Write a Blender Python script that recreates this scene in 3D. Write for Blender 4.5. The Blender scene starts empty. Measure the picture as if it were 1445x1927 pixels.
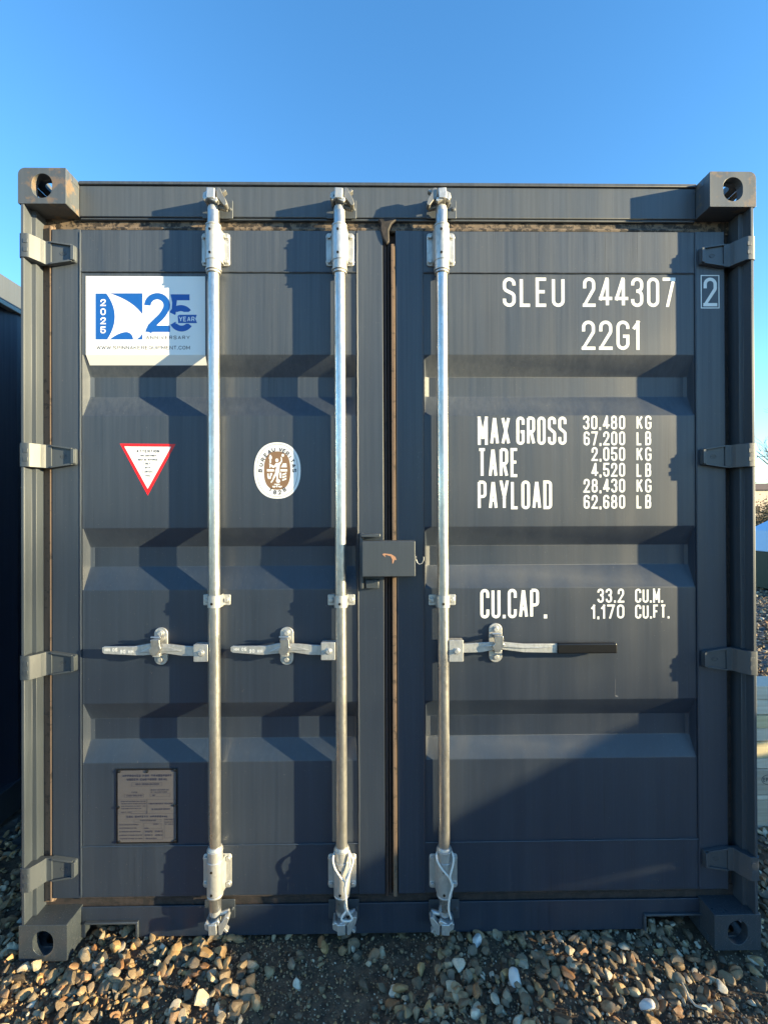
import bpy, math, random
import numpy as np
from mathutils import Vector, Matrix, noise

random.seed(7)
rng = np.random.default_rng(7)
S = bpy.context.scene
COL = S.collection

# ------------------------------------------------------------------ camera
FPX, IW, IH = 900.0, 1445.0, 1927.0
CAM = (-0.0472, -1.5746, 1.4532)
PITCH, YAW, ROLL = 0.0037, -0.0132, 0.0039
def _rot(p, y, r):
    cy, sy, cx, sx, cr, sr = math.cos(y), math.sin(y), math.cos(p), math.sin(p), math.cos(r), math.sin(r)
    return (Matrix(((cy, -sy, 0), (sy, cy, 0), (0, 0, 1))) @ Matrix(((1, 0, 0), (0, cx, -sx), (0, sx, cx)))
            @ Matrix(((cr, 0, sr), (0, 1, 0), (-sr, 0, cr))))
RM = _rot(PITCH, YAW, ROLL)
cam_d = bpy.data.cameras.new('camera')
cam = bpy.data.objects.new('camera', cam_d); COL.objects.link(cam); S.camera = cam
cam_d.sensor_fit = 'HORIZONTAL'; cam_d.sensor_width = 36.0; cam_d.lens = FPX / IW * 36.0
cam_d.clip_start = 0.02; cam_d.clip_end = 3000
_m = Matrix((RM.col[0], RM.col[2], -RM.col[1])).transposed().to_4x4()
_m.translation = Vector(CAM); cam.matrix_world = _m

# ------------------------------------------------------------------ light
SUNV = Vector((3.3, -1.0, 0.635)).normalized()          # towards the sun
EL = math.asin(SUNV.z); AZ = math.atan2(SUNV.x, SUNV.y)
w = bpy.data.worlds.new('World'); S.world = w; w.use_nodes = True
nt = w.node_tree
bg = nt.nodes['Background']; bg.inputs['Strength'].default_value = 0.110
sky = nt.nodes.new('ShaderNodeTexSky'); sky.sky_type = 'NISHITA'; sky.sun_disc = False
sky.sun_elevation = EL; sky.sun_rotation = AZ
sky.air_density = 1.0; sky.dust_density = 0.0; sky.ozone_density = 3.0
hs_ = nt.nodes.new('ShaderNodeHueSaturation'); hs_.inputs['Saturation'].default_value = 1.16
nt.links.new(sky.outputs[0], hs_.inputs['Color']); nt.links.new(hs_.outputs[0], bg.inputs['Color'])
sl = bpy.data.lights.new('sun', 'SUN'); sl.energy = 5.0; sl.angle = math.radians(0.5); sl.color = (1.0, 0.81, 0.46)
so = bpy.data.objects.new('sun', sl); COL.objects.link(so)
so.rotation_euler = SUNV.to_track_quat('Z', 'Y').to_euler(); so.location = SUNV * 30
vs = S.view_settings; vs.view_transform = 'Standard'; vs.look = 'None'; vs.gamma = 1.0; vs.use_curve_mapping = False
vs.exposure = 2.2

# ------------------------------------------------------------------ helpers
def at(u, v, y):
    """world (x, z) of a point measured in the photograph that lies at real depth y"""
    d = RM @ Vector(((u - IW / 2) / FPX, 1.0, -(v - IH / 2) / FPX))
    t = (y - CAM[1]) / d.y
    return CAM[0] + d.x * t, CAM[2] + d.z * t
def tag(o, label=None, cat=None, group=None, kind=None):
    if label: o['label'] = label
    if cat: o['category'] = cat
    if group: o['group'] = group
    if kind: o['kind'] = kind
    return o
def empty(name, loc, label, cat, group=None):
    o = bpy.data.objects.new(name, None); COL.objects.link(o); o.location = loc; o.empty_display_size = 0.1
    return tag(o, label, cat, group)
def adopt(o, parent):
    if parent is not None:
        o.parent = parent; o.matrix_parent_inverse = Matrix.Translation(Vector(parent_world(parent))).inverted()
def parent_world(p):
    v = Vector((0, 0, 0))
    while p is not None:
        v += p.location; p = p.parent
        if p is not None and False: break
    return v

class MB:
    def __init__(s): s.v = []; s.f = []
    def add(s, vs_, fs):
        b = len(s.v); s.v += [tuple(p) for p in vs_]; s.f += [tuple(i + b for i in f) for f in fs]; return s
    def box(s, x0, x1, y0, y1, z0, z1):
        if x0 > x1: x0, x1 = x1, x0
        if z0 > z1: z0, z1 = z1, z0
        if y0 > y1: y0, y1 = y1, y0
        return s.add([(x0, y0, z0), (x1, y0, z0), (x1, y1, z0), (x0, y1, z0), (x0, y0, z1), (x1, y0, z1), (x1, y1, z1), (x0, y1, z1)],
                     [(0, 3, 2, 1), (4, 5, 6, 7), (0, 1, 5, 4), (1, 2, 6, 5), (2, 3, 7, 6), (3, 0, 4, 7)])
    def prism(s, pts, y0, y1):                # polygon in x,z extruded along y
        a = sum(pts[i][0] * pts[(i + 1) % len(pts)][1] - pts[(i + 1) % len(pts)][0] * pts[i][1] for i in range(len(pts)))
        if a < 0: pts = pts[::-1]
        n = len(pts); ya, yb = min(y0, y1), max(y0, y1)
        vv = [(p[0], ya, p[1]) for p in pts] + [(p[0], yb, p[1]) for p in pts]
        ff = [tuple(range(n)), tuple(range(2 * n - 1, n - 1, -1))]
        ff += [(i, i + n, (i + 1) % n + n, (i + 1) % n) for i in range(n)]
        return s.add(vv, ff)
    def extr_z(s, pts, z0, z1):               # polygon in x,y extruded along z
        a = sum(pts[i][0] * pts[(i + 1) % len(pts)][1] - pts[(i + 1) % len(pts)][0] * pts[i][1] for i in range(len(pts)))
        if a < 0: pts = pts[::-1]
        n = len(pts)
        vv = [(p[0], p[1], z0) for p in pts] + [(p[0], p[1], z1) for p in pts]
        ff = [tuple(range(n - 1, -1, -1)), tuple(range(n, 2 * n))]
        ff += [(i, (i + 1) % n, (i + 1) % n + n, i + n) for i in range(n)]
        return s.add(vv, ff)
    def tube(s, path, r, n=12, cap=True):
        path = [Vector(p) for p in path]; m = len(path)
        rr = r if isinstance(r, (list, tuple)) else [r] * m
        up = None; rings = []
        for i, p in enumerate(path):
            t = (path[min(i + 1, m - 1)] - path[max(i - 1, 0)]).normalized()
            if up is None:
                up = Vector((0, -1, 0)) if abs(t.y) < 0.9 else Vector((0, 0, 1))
            a = (up - t * up.dot(t)).normalized(); up = a; b = t.cross(a)
            rings.append([p + (a * math.cos(k * 2 * math.pi / n) + b * math.sin(k * 2 * math.pi / n)) * rr[i] for k in range(n)])
        vv = [q for ring in rings for q in ring]; ff = []
        for i in range(m - 1):
            for k in range(n):
                k2 = (k + 1) % n
                ff.append((i * n + k, i * n + k2, (i + 1) * n + k2, (i + 1) * n + k))
        if cap:
            ff.append(tuple(range(n - 1, -1, -1))); ff.append(tuple(range((m - 1) * n, m * n)))
        return s.add(vv, ff)
    def holed(s, outline, hole, y0, y1, ax='y'):
        """plate with a hole; outline and hole are 2-D loops; ax is the plate's normal"""
        c = Vector((sum(p[0] for p in hole) / len(hole), sum(p[1] for p in hole) / len(hole)))
        def hit(poly, ang):
            d = Vector((math.cos(ang), math.sin(ang))); best = None
            for i in range(len(poly)):
                a = Vector(poly[i]) - c; e = Vector(poly[(i + 1) % len(poly)]) - c - a
                den = d.x * e.y - d.y * e.x
                if abs(den) < 1e-12: continue
                t = (a.x * e.y - a.y * e.x) / den; q = (a.x * d.y - a.y * d.x) / den
                if t > 0 and -1e-6 <= q <= 1 + 1e-6: best = t if best is None else max(best, t)
            return c + d * best
        angs = sorted(set([round(math.atan2(p[1] - c.y, p[0] - c.x), 5) for p in list(outline) + list(hole)] +
                          [round(-math.pi + k * math.pi / 16 + 0.01, 5) for k in range(32)]))
        n = len(angs); O = [hit(outline, a) for a in angs]; H = [hit(hole, a) for a in angs]
        def P3(p, d):
            return {'y': (p.x, d, p.y), 'z': (p.x, p.y, d), 'x': (d, p.x, p.y)}[ax]
        vv = [P3(p, y0) for p in O] + [P3(p, y0) for p in H] + [P3(p, y1) for p in O] + [P3(p, y1) for p in H]
        ff = []
        for i in range(n):
            j = (i + 1) % n
            ff += [(i, j, n + j, n + i), (2 * n + j, 2 * n + i, 3 * n + i, 3 * n + j),
                   (n + i, n + j, 3 * n + j, 3 * n + i), (j, i, 2 * n + i, 2 * n + j)]
        return s.add(vv, ff)
    def bolt(s, x, y, z, r=0.008, h=0.007, ax=-1):     # hexagonal bolt head facing the camera
        pts = [(x + r * math.cos(k * math.pi / 3 + .3), z + r * math.sin(k * math.pi / 3 + .3)) for k in range(6)]
        s.prism([(x + r * 1.35 * math.cos(k * math.pi / 8), z + r * 1.35 * math.sin(k * math.pi / 8)) for k in range(16)], y - 0.0015, y + 0.001)
        s.prism(pts, y - h, y - 0.0015)
        return s
    def mirror_x(s):
        s.v = [(-p[0], p[1], p[2]) for p in s.v]; s.f = [f[::-1] for f in s.f]; return s
    def build(s, name, mat, parent=None, bevel=0.0, smooth=True, ang=35, seg=2):
        me = bpy.data.meshes.new(name); me.from_pydata(s.v, [], s.f); me.update()
        import bmesh
        bm = bmesh.new(); bm.from_mesh(me); bmesh.ops.recalc_face_normals(bm, faces=bm.faces); bm.to_mesh(me); bm.free()
        me.materials.append(mat)
        if smooth:
            me.shade_smooth(); me.set_sharp_from_angle(angle=math.radians(ang))
        o = bpy.data.objects.new(name, me); COL.objects.link(o)
        if bevel:
            b = o.modifiers.new('bevel', 'BEVEL'); b.width = bevel; b.segments = seg; b.limit_method = 'ANGLE'; b.angle_limit = math.radians(32)
            b.harden_normals = False
        if parent is not None:
            o.parent = parent
        return o

def fillet(pts, closed=False, n=5):
    """pts: (x, y, r) with r a corner radius; returns (x, y) list"""
    out = []; N = len(pts)
    for i, p in enumerate(pts):
        r = p[2] if len(p) > 2 else 0
        if r <= 0 or (not closed and i in (0, N - 1)):
            out.append((p[0], p[1])); continue
        a = Vector(pts[i - 1][:2]) - Vector(p[:2]); b = Vector(pts[(i + 1) % N][:2]) - Vector(p[:2])
        la, lb = a.length, b.length; a.normalize(); b.normalize()
        ang = math.acos(max(-1, min(1, a.dot(b))))
        if ang > math.pi - 0.02 or ang < 0.02: out.append((p[0], p[1])); continue
        t = r / math.tan(ang / 2)
        lim = min(la * (0.5 if (closed or 0 < i - 1) and len(pts[i - 1]) > 2 and pts[i - 1][2] > 0 else 1.0),
                  lb * (0.5 if (closed or i + 1 < N - 1) and len(pts[(i + 1) % N]) > 2 and pts[(i + 1) % N][2] > 0 else 1.0))
        t = min(t, lim * 0.999); r = t * math.tan(ang / 2)
        c = Vector(p[:2]) + (a + b).normalized() * (r / math.sin(ang / 2))
        s0 = Vector(p[:2]) + a * t - c; s1 = Vector(p[:2]) + b * t - c
        a0 = math.atan2(s0.y, s0.x); a1 = math.atan2(s1.y, s1.x)
        d = (a1 - a0 + math.pi) % (2 * math.pi) - math.pi
        for k in range(n + 1):
            q = a0 + d * k / n; out.append((c.x + r * math.cos(q), c.y + r * math.sin(q)))
    return out

def ribbon(mb, pts, wd, y, closed=False, yfun=None):
    P = [Vector(p) for p in pts]; Q = [P[0]]
    for p in P[1:]:
        if (p - Q[-1]).length > 1e-6: Q.append(p)
    if closed and (Q[0] - Q[-1]).length < 1e-6: Q.pop()
    n = len(Q)
    if n < 2: return
    L = []; R_ = []
    for i in range(n):
        if closed: a = (Q[i] - Q[i - 1]).normalized(); b = (Q[(i + 1) % n] - Q[i]).normalized()
        else:
            a = (Q[i] - Q[i - 1]).normalized() if i else (Q[1] - Q[0]).normalized()
            b = (Q[i + 1] - Q[i]).normalized() if i < n - 1 else a
        na = Vector((-a.y, a.x)); nb = Vector((-b.y, b.x)); m = (na + nb)
        m = na if m.length < 1e-4 else m.normalized()
        k = min(1 / max(m.dot(na), 0.3), 2.2) * wd / 2
        L.append(Q[i] + m * k); R_.append(Q[i] - m * k)
    vv = [(p.x, y, p.y) for p in L] + [(p.x, y, p.y) for p in R_]
    ff = []
    for i in range(n if closed else n - 1):
        j = (i + 1) % n; ff.append((i, j, n + j, n + i))
    mb.add(vv, ff)

# narrow stencil-like stroke alphabet: each glyph = relative width, list of (closed, points (x, y, roundness))
G = {
 'A': (1, [(0, [(0, 0), (.47, 1)]), (0, [(.53, 1), (1, 0)]), (0, [(.17, .3), (.83, .3)])]),
 'B': (1, [(1, [(0, 0), (.9, 0, .8), (.98, .52, .8), (0, .52)]), (0, [(0, .52), (0, 1)]), (0, [(0, 1), (.88, 1, .8), (.88, .52, .8), (0, .52)])]),
 'C': (1, [(0, [(1, .72), (1, 1, 1), (0, 1, 1), (0, 0, 1), (1, 0, 1), (1, .28)])]),
 'D': (1, [(1, [(0, 0), (1, 0, .9), (1, 1, .9), (0, 1)])]),
 'E': (.92, [(0, [(1, 1), (0, 1), (0, 0), (1, 0)]), (0, [(0, .52), (.85, .52)])]),
 'F': (.9, [(0, [(1, 1), (0, 1), (0, 0)]), (0, [(0, .52), (.82, .52)])]),
 'G': (1, [(0, [(1, .74), (1, 1, 1), (0, 1, 1), (0, 0, 1), (1, 0, 1), (1, .46), (.5, .46)])]),
 'H': (1, [(0, [(0, 0), (0, 1)]), (0, [(1, 0), (1, 1)]), (0, [(0, .5), (1, .5)])]),
 'I': (.0, [(0, [(0, 0), (0, 1)])]),
 'J': (.9, [(0, [(1, 1), (1, 0, 1), (0, 0, 1), (0, .25)])]),
 'K': (1, [(0, [(0, 0), (0, 1)]), (0, [(1, 1), (0, .38)]), (0, [(.35, .6), (1, 0)])]),
 'L': (.9, [(0, [(0, 1), (0, 0), (1, 0)])]),
 'M': (1.2, [(0, [(0, 0), (0, 1), (.5, .25), (1, 1), (1, 0)])]),
 'N': (1, [(0, [(0, 0), (0, 1), (1, 0), (1, 1)])]),
 'O': (1, [(1, [(0, 0, 1), (1, 0, 1), (1, 1, 1), (0, 1, 1)])]),
 'P': (1, [(0, [(0, 0), (0, 1)]), (0, [(0, 1), (1, 1, .9), (1, .44, .9), (0, .44)])]),
 'Q': (1, [(1, [(0, 0, 1), (1, 0, 1), (1, 1, 1), (0, 1, 1)]), (0, [(.6, .25), (1.05, -.08)])]),
 'R': (1, [(0, [(0, 0), (0, 1)]), (0, [(0, 1), (1, 1, .9), (1, .46, .9), (0, .46)]), (0, [(.5, .46), (1, 0)])]),
 'S': (1, [(0, [(1, .76), (1, 1, 1), (0, 1, 1), (0, .6, .9), (1, .42, .9), (1, 0, 1), (0, 0, 1), (0, .25)])]),
 'T': (1, [(0, [(0, 1), (1, 1)]), (0, [(.5, 1), (.5, 0)])]),
 'U': (1, [(0, [(0, 1), (0, 0, 1), (1, 0, 1), (1, 1)])]),
 'V': (1, [(0, [(0, 1), (.47, 0)]), (0, [(.53, 0), (1, 1)])]),
 'W': (1.5, [(0, [(0, 1), (.25, 0), (.5, .9), (.75, 0), (1, 1)])]),
 'X': (1, [(0, [(0, 0), (1, 1)]), (0, [(0, 1), (1, 0)])]),
 'Y': (1, [(0, [(0, 1), (.5, .42), (1, 1)]), (0, [(.5, .42), (.5, 0)])]),
 'Z': (1, [(0, [(0, 1), (1, 1), (0, 0), (1, 0)])]),
 '0': (1, [(1, [(0, 0, 1), (1, 0, 1), (1, 1, 1), (0, 1, 1)])]),
 '1': (.28, [(0, [(-.2, .8), (1, 1), (1, 0)])]),
 '2': (1, [(0, [(0, .72), (0, 1, 1), (1, 1, 1), (1, .62, .8), (0, 0), (1, 0)])]),
 '3': (1, [(0, [(0, .76), (0, 1, 1), (1, 1, 1), (1, .54, 1), (.4, .54)]), (0, [(.4, .54), (1, .54, 1), (1, 0, 1), (0, 0, 1), (0, .24)])]),
 '4': (1, [(0, [(.74, 0), (.74, 1)]), (0, [(.66, 1), (0, .26), (1.06, .26)])]),
 '5': (1, [(0, [(.95, 1), (.05, 1), (0, .56), (1, .6, 1), (1, 0, 1), (0, 0, 1), (0, .22)])]),
 '6': (1, [(0, [(1, .76), (1, 1, 1), (0, 1, 1), (0, .3)]), (1, [(0, 0, 1), (1, 0, 1), (1, .56, 1), (0, .56, 1)])]),
 '7': (1, [(0, [(0, 1), (1, 1), (.35, 0)])]),
 '8': (1, [(1, [(0, 0, 1), (1, 0, 1), (1, .53, .9), (0, .53, .9)]), (1, [(.05, .53, .9), (.95, .53, .9), (.95, 1, 1), (.05, 1, 1)])]),
 '9': (1, [(0, [(0, .24), (0, 0, 1), (1, 0, 1), (1, .7)]), (1, [(0, .44, 1), (1, .44, 1), (1, 1, 1), (0, 1, 1)])]),
 '-': (.6, [(0, [(0, .45), (1, .45)])]),
 '/': (.6, [(0, [(0, 0), (1, 1)])]),
}
def text(mb, s, x0, x1, z0, z1, y, sw, gap=0.42, space=0.8, fn=None):
    """lay the string between x0 and x1, capitals from z0 up to z1, stroke width sw"""
    h = abs(z1 - z0); z0 = min(z0, z1); units = 0; fixed = 0
    for i, c in enumerate(s):
        if c == ' ': units += space
        elif c in '.,': fixed += sw
        else: units += G[c][0]; fixed += sw
        if i < len(s) - 1: units += gap
    wd = (x1 - x0 - fixed) / max(units, 1e-6); x = x0; lift = 0
    for c in s:
        if c == ' ': x += space * wd
        elif c in '.,':
            zz = z0 if c == '.' else z0 - sw * .35
            q = [(x, zz), (x + sw, zz), (x + sw, z0 + sw * 1.15), (x, z0 + sw * 1.15)]
            if fn: q = [fn(*p) for p in q]
            mb.add([(p[0], y, p[1]) for p in q], [(0, 1, 2, 3)]); x += sw
        else:
            gw, strokes = G[c]; W = gw * wd
            for cl, pts in strokes:
                PP = [(x + sw / 2 + p[0] * (W if gw else 0), z0 + sw / 2 + p[1] * (h - sw), (p[2] if len(p) > 2 else 0) * max(W, 1e-5) * .5) for p in pts]
                # sharp acute corners become separate strokes lying one on the other
                cuts = [0]
                for q in range(1, len(PP) - 1):
                    va = Vector(PP[q - 1][:2]) - Vector(PP[q][:2]); vb_ = Vector(PP[q + 1][:2]) - Vector(PP[q][:2])
                    if PP[q][2] == 0 and not cl and va.angle(vb_, 9) < 1.45: cuts.append(q)
                cuts.append(len(PP) - 1)
                parts_ = [PP] if cl else [PP[a_:b_ + 1] for a_, b_ in zip(cuts, cuts[1:])]
                for sub in parts_:
                    pl = fillet(sub, bool(cl)); i0 = len(mb.v)
                    if not cl and len(cuts) > 2:      # run the ends on to the cap line, cut flat there
                        e0 = (Vector(pl[0]) - Vector(pl[1])).normalized() * sw * .6; e1 = (Vector(pl[-1]) - Vector(pl[-2])).normalized() * sw * .6
                        pl[0] = tuple(Vector(pl[0]) + e0); pl[-1] = tuple(Vector(pl[-1]) + e1)
                    ribbon(mb, pl, sw, y - lift, bool(cl)); lift = (lift + 0.00007) % 0.00030
                    mb.v[i0:] = [(p[0], p[1], max(z0, min(z0 + h, p[2]))) for p in mb.v[i0:]]
            x += W + sw
        x += gap * wd
    return mb
def ptext(mb, s, u0, u1, v0, v1, y, swpx, **k):
    xa, za = at(u0, v1, y); xb, zb = at(u1, v0, y)
    return text(mb, s, xa, xb, za, zb, y, swpx / FPX * (y - CAM[1]), **k)
def rrect(x0, x1, z0, z1, r, n=5):
    return fillet([(x0, z0, r), (x1, z0, r), (x1, z1, r), (x0, z1, r)], True, n)
def poly(mb, pts, y):
    mb.add([(p[0], y, p[1]) for p in pts], [tuple(range(len(pts)))])

# ------------------------------------------------------------------ materials
def mat(name, col, rough=0.5, metal=0.0, spec=0.5):
    m = bpy.data.materials.new(name); m.use_nodes = True
    b = m.node_tree.nodes['Principled BSDF']
    b.inputs['Base Color'].default_value = (*col, 1); b.inputs['Roughness'].default_value = rough
    b.inputs['Metallic'].default_value = metal; b.inputs['Specular IOR Level'].default_value = spec
    return m
def N(m, t, **k):
    n = m.node_tree.nodes.new(t)
    for a, v in k.items(): setattr(n, a, v)
    return n
def L(m, a, b): m.node_tree.links.new(a, b)
def noisetex(m, scale=(1, 1, 1), s=10, det=4, rough=.55, dist=0, src='pos'):
    if src == 'pos': g = N(m, 'ShaderNodeNewGeometry').outputs['Position']
    else: g = N(m, 'ShaderNodeTexCoord').outputs['Object']
    mp = N(m, 'ShaderNodeMapping'); mp.inputs['Scale'].default_value = scale
    L(m, g, mp.inputs['Vector'])
    n = N(m, 'ShaderNodeTexNoise'); n.inputs['Scale'].default_value = s; n.inputs['Detail'].default_value = det
    n.inputs['Roughness'].default_value = rough; n.inputs['Distortion'].default_value = dist
    L(m, mp.outputs[0], n.inputs['Vector']); return n.outputs['Fac']
def ramp(m, fac, stops):
    r = N(m, 'ShaderNodeValToRGB'); e = r.color_ramp.elements
    while len(e) < len(stops): e.new(.5)
    for i, (p, c) in enumerate(stops):
        e[i].position = p; e[i].color = (c, c, c, 1) if isinstance(c, (int, float)) else (*c, 1)
    L(m, fac, r.inputs[0]); return r.outputs[0]
def mix(m, fac, a, b, mode='MIX'):
    n = N(m, 'ShaderNodeMix', data_type='RGBA', blend_type=mode)
    for sock, val in ((n.inputs[0], fac), (n.inputs[6], a), (n.inputs[7], b)):
        if isinstance(val, (int, float)): sock.default_value = val
        elif isinstance(val, tuple): sock.default_value = (*val, 1)
        else: L(m, val, sock)
    return n.outputs[2]
def bump(m, h, strength=.3, dist=.001, base=None):
    b = N(m, 'ShaderNodeBump'); b.inputs['Strength'].default_value = strength; b.inputs['Distance'].default_value = dist
    L(m, h, b.inputs['Height'])
    if base is not None: L(m, base, b.inputs['Normal'])
    return b.outputs[0]
def bsdf(m): return m.node_tree.nodes['Principled BSDF']

PAINT = (0.0115, 0.0200, 0.0370)
def paint(name, base=PAINT, rust=0.0, wet=0.0, streak=1.0, rough=(.42, .58)):
    m = mat(name, base, .4, 0, .62)
    b = bsdf(m)
    st = noisetex(m, (110, 110, 2.2), 1.0, 6, .65)
    st2 = noisetex(m, (14, 14, .7), 1.0, 3, .5)
    fac = ramp(m, st, [(.48, 0), (.72, .5 * streak)])
    dust = ramp(m, st2, [(.35, 0), (.7, .22 * streak)])
    col = mix(m, fac, base, tuple(c * 1.5 + .004 for c in base))
    col = mix(m, dust, col, tuple(c * 1.2 + .002 for c in base))
    # thin dark drip runs and a little grime where water dries
    dr_ = ramp(m, noisetex(m, (260, 260, 3.2), 1.0, 3, .6), [(.60, 0), (.68, .55 * streak)])
    pat = ramp(m, noisetex(m, (3.2, 3.2, 2.2), 1.0, 3, .5), [(.45, 0), (.62, 1)])
    dm = N(m, 'ShaderNodeMath', operation='MULTIPLY'); L(m, dr_, dm.inputs[0]); L(m, pat, dm.inputs[1])
    # whitish rain streaks, plus the glare on the upper doors painted in by height
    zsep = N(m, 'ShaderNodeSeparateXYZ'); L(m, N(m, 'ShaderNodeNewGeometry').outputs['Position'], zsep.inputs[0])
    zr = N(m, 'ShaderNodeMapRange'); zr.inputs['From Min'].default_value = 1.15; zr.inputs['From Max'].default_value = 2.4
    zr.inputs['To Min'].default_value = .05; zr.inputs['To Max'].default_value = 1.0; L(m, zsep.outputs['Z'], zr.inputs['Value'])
    streak_glare = N(m, 'ShaderNodeMath', operation='MULTIPLY'); L(m, zr.outputs[0], streak_glare.inputs[0])
    L(m, ramp(m, noisetex(m, (70, 70, 1.1), 1.0, 6, .7), [(.3, .26), (.62, .70)]), streak_glare.inputs[1])
    col = mix(m, streak_glare.outputs[0], col, (.074, .086, .106))
    col = mix(m, dm.outputs[0], col, tuple(c * .45 for c in base))
    sp = noisetex(m, (1, 1, 1), 230, 2, .5)
    spk = ramp(m, sp, [(.72, 0), (.76, .6)])
    col = mix(m, spk, col, (.16, .15, .13))
    if rust:
        rn = noisetex(m, (1, 1, 1), 16, 6, .65)
        rf = ramp(m, rn, [(.62 - rust * .2, 0), (.68 - rust * .2, .85)])
        rc = mix(m, noisetex(m, (1, 1, 1), 90, 3), (.12, .078, .05), (.18, .138, .098))
        col = mix(m, rf, col, rc)
    L(m, col, b.inputs['Base Color'])
    rr = ramp(m, st2, [(.3, rough[0]), (.75, rough[1])]); L(m, rr, b.inputs['Roughness'])
    f = noisetex(m, (1, 1, 1), 55, 3, .6); big = noisetex(m, (1, 1, 1), 5, 2, .5)
    n1 = bump(m, big, .2, .006); n2 = bump(m, f, .07, .0012, n1)
    if wet:
        v = N(m, 'ShaderNodeTexVoronoi'); v.inputs['Scale'].default_value = 170
        L(m, N(m, 'ShaderNodeNewGeometry').outputs['Position'], v.inputs['Vector'])
        dr = ramp(m, v.outputs['Distance'], [(.0, 1), (.28, 0)])
        n2 = bump(m, dr, wet, .003, n2)
    L(m, n2, b.inputs['Normal'])
    return m
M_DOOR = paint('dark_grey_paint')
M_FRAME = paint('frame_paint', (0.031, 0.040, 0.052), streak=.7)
M_CAST = paint('casting_paint', (0.046, 0.053, 0.058), rust=.45, rough=(.4, .6))
M_CASTB = paint('casting_paint_wet', (0.034, 0.043, 0.053), rust=.0, wet=.8, rough=(.25, .45))
M_HINGE = paint('hinge_paint', (0.034, 0.043, 0.054), streak=.3)
M_NEIGH = paint('navy_paint', (0.010, 0.016, 0.034), rough=(.4, .6))

def galv(name, v=.62, rough=.42, metal=.75):
    m = mat(name, (v, v, v), rough, metal); b = bsdf(m)
    vo = N(m, 'ShaderNodeTexVoronoi'); vo.inputs['Scale'].default_value = 120
    mp = N(m, 'ShaderNodeMapping'); mp.inputs['Scale'].default_value = (1, 1, .55); mp.inputs['Rotation'].default_value = (.4, .7, 0)
    L(m, N(m, 'ShaderNodeNewGeometry').outputs['Position'], mp.inputs['Vector']); L(m, mp.outputs[0], vo.inputs['Vector'])
    cell = ramp(m, vo.outputs['Color'], [(.0, .78), (1, 1.0)])
    big = noisetex(m, (1, 1, .4), 14, 5, .6)
    c = mix(m, 1.0, ramp(m, big, [(.3, (v * .72, v * .72, v * .70)), (.65, (v, v, v * .99))]), cell, 'MULTIPLY')
    L(m, c, b.inputs['Base Color'])
    L(m, ramp(m, big, [(.3, rough + .14), (.7, rough - .06)]), b.inputs['Roughness'])
    L(m, bump(m, noisetex(m, (1, 1, .5), 85, 4, .6), .4, .0018), b.inputs['Normal'])
    return m
M_ROD = galv('galvanised_tube', .64, .30, .92)
M_CASTG = galv('galvanised_casting', .60, .45, .7)
M_OLDG = galv('dull_forging', .30, .5, .7)
M_BLACK = mat('black_rubber', (.006, .006, .007), .32)
M_HOLE = mat('rivet_dark', (.02, .017, .015), .5, .5)
def gasket(name, c1, c2, worn=.5):
    m = mat(name, c1, .75); b = bsdf(m)
    n = noisetex(m, (1, 1, 1), 38, 5, .7)
    st = noisetex(m, (90, 90, 2), 1, 3)
    col = mix(m, ramp(m, n, [(worn - .03, 0), (worn + .03, 1)]), c1, c2)
    col = mix(m, ramp(m, st, [(.4, 0), (.7, .5)]), col, tuple(c * .5 for c in c1))
    L(m, col, b.inputs['Base Color']); L(m, bump(m, n, .5, .002), b.inputs['Normal'])
    return m
M_GASK = gasket('brown_gasket', (.135, .092, .066), (.060, .043, .033), .60)
M_GASKL = gasket('worn_tan_gasket_lip', (.15, .10, .068), (.05, .036, .026), .58)
M_GASKD = gasket('dark_gasket', (.028, .022, .022), (.012, .011, .012), .5)
M_WHITE = mat('white_vinyl', (.76, .76, .76), .4)
M_LETTER = mat('white_lettering', (.74, .74, .73), .5)
M_BLUE = mat('blue_print', (.006, .085, .36), .4)
M_INK = mat('dark_print', (.025, .027, .05), .5)
M_RED = mat('red_print', (.70, .008, .012), .4)
M_BROWN = mat('brown_print', (.20, .115, .06), .5)
M_PLATE = mat('data_plate_metal', (.075, .074, .084), .5, .1)
M_ROPE = mat('white_rope', (.62, .60, .56), .8)

# ------------------------------------------------------------------ the setting
def terrain(x, y):
    h = 0.012 * noise.noise(Vector((x * 1.3, y * 1.3, 3.1))) + 0.006 * noise.noise(Vector((x * 5, y * 5, 1.7)))
    h -= 0.010 * max(0, min(1, (x + .2) * 1.2)) 
    h -= 0.016 * soil(x, y)
    return h
def sstep(a, b, x):
    t = max(0.0, min(1.0, (x - a) / (b - a))); return t * t * (3 - 2 * t)
def soil(x, y):
    n = 0.12 * noise.noise(Vector((x * 4, y * 4, 9.0)))
    a = sstep(-.58, -.42, x + n) * (1 - sstep(.0, .12, x + n - y * .3))
    b = sstep(.95, 1.05, x + n) * sstep(.25, .1, abs(y + .12)) * .6
    return max(a, b)
def grid_sheet(name, x0, x1, y0, y1, step, m, detail=True, hole=None):
    nx = int((x1 - x0) / step) + 1; ny = int((y1 - y0) / step) + 1
    vv = []
    for j in range(ny):
        for i in range(nx):
            x = x0 + (x1 - x0) * i / (nx - 1); y = y0 + (y1 - y0) * j / (ny - 1)
            z = terrain(x, y) - .004
            if detail: z += .006 * noise.noise(Vector((x * 22, y * 22, 0))) + .004 * noise.noise(Vector((x * 60, y * 60, 5)))
            vv.append((x, y, z))
    ff = [(j * nx + i, j * nx + i + 1, (j + 1) * nx + i + 1, (j + 1) * nx + i) for j in range(ny - 1) for i in range(nx - 1)]
    b = MB(); b.v = vv; b.f = ff
    return b.build(name, m, smooth=True, ang=80)
M_SOIL = mat('dark_soil', (.05, .035, .025), .95); b_ = bsdf(M_SOIL)
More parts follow.
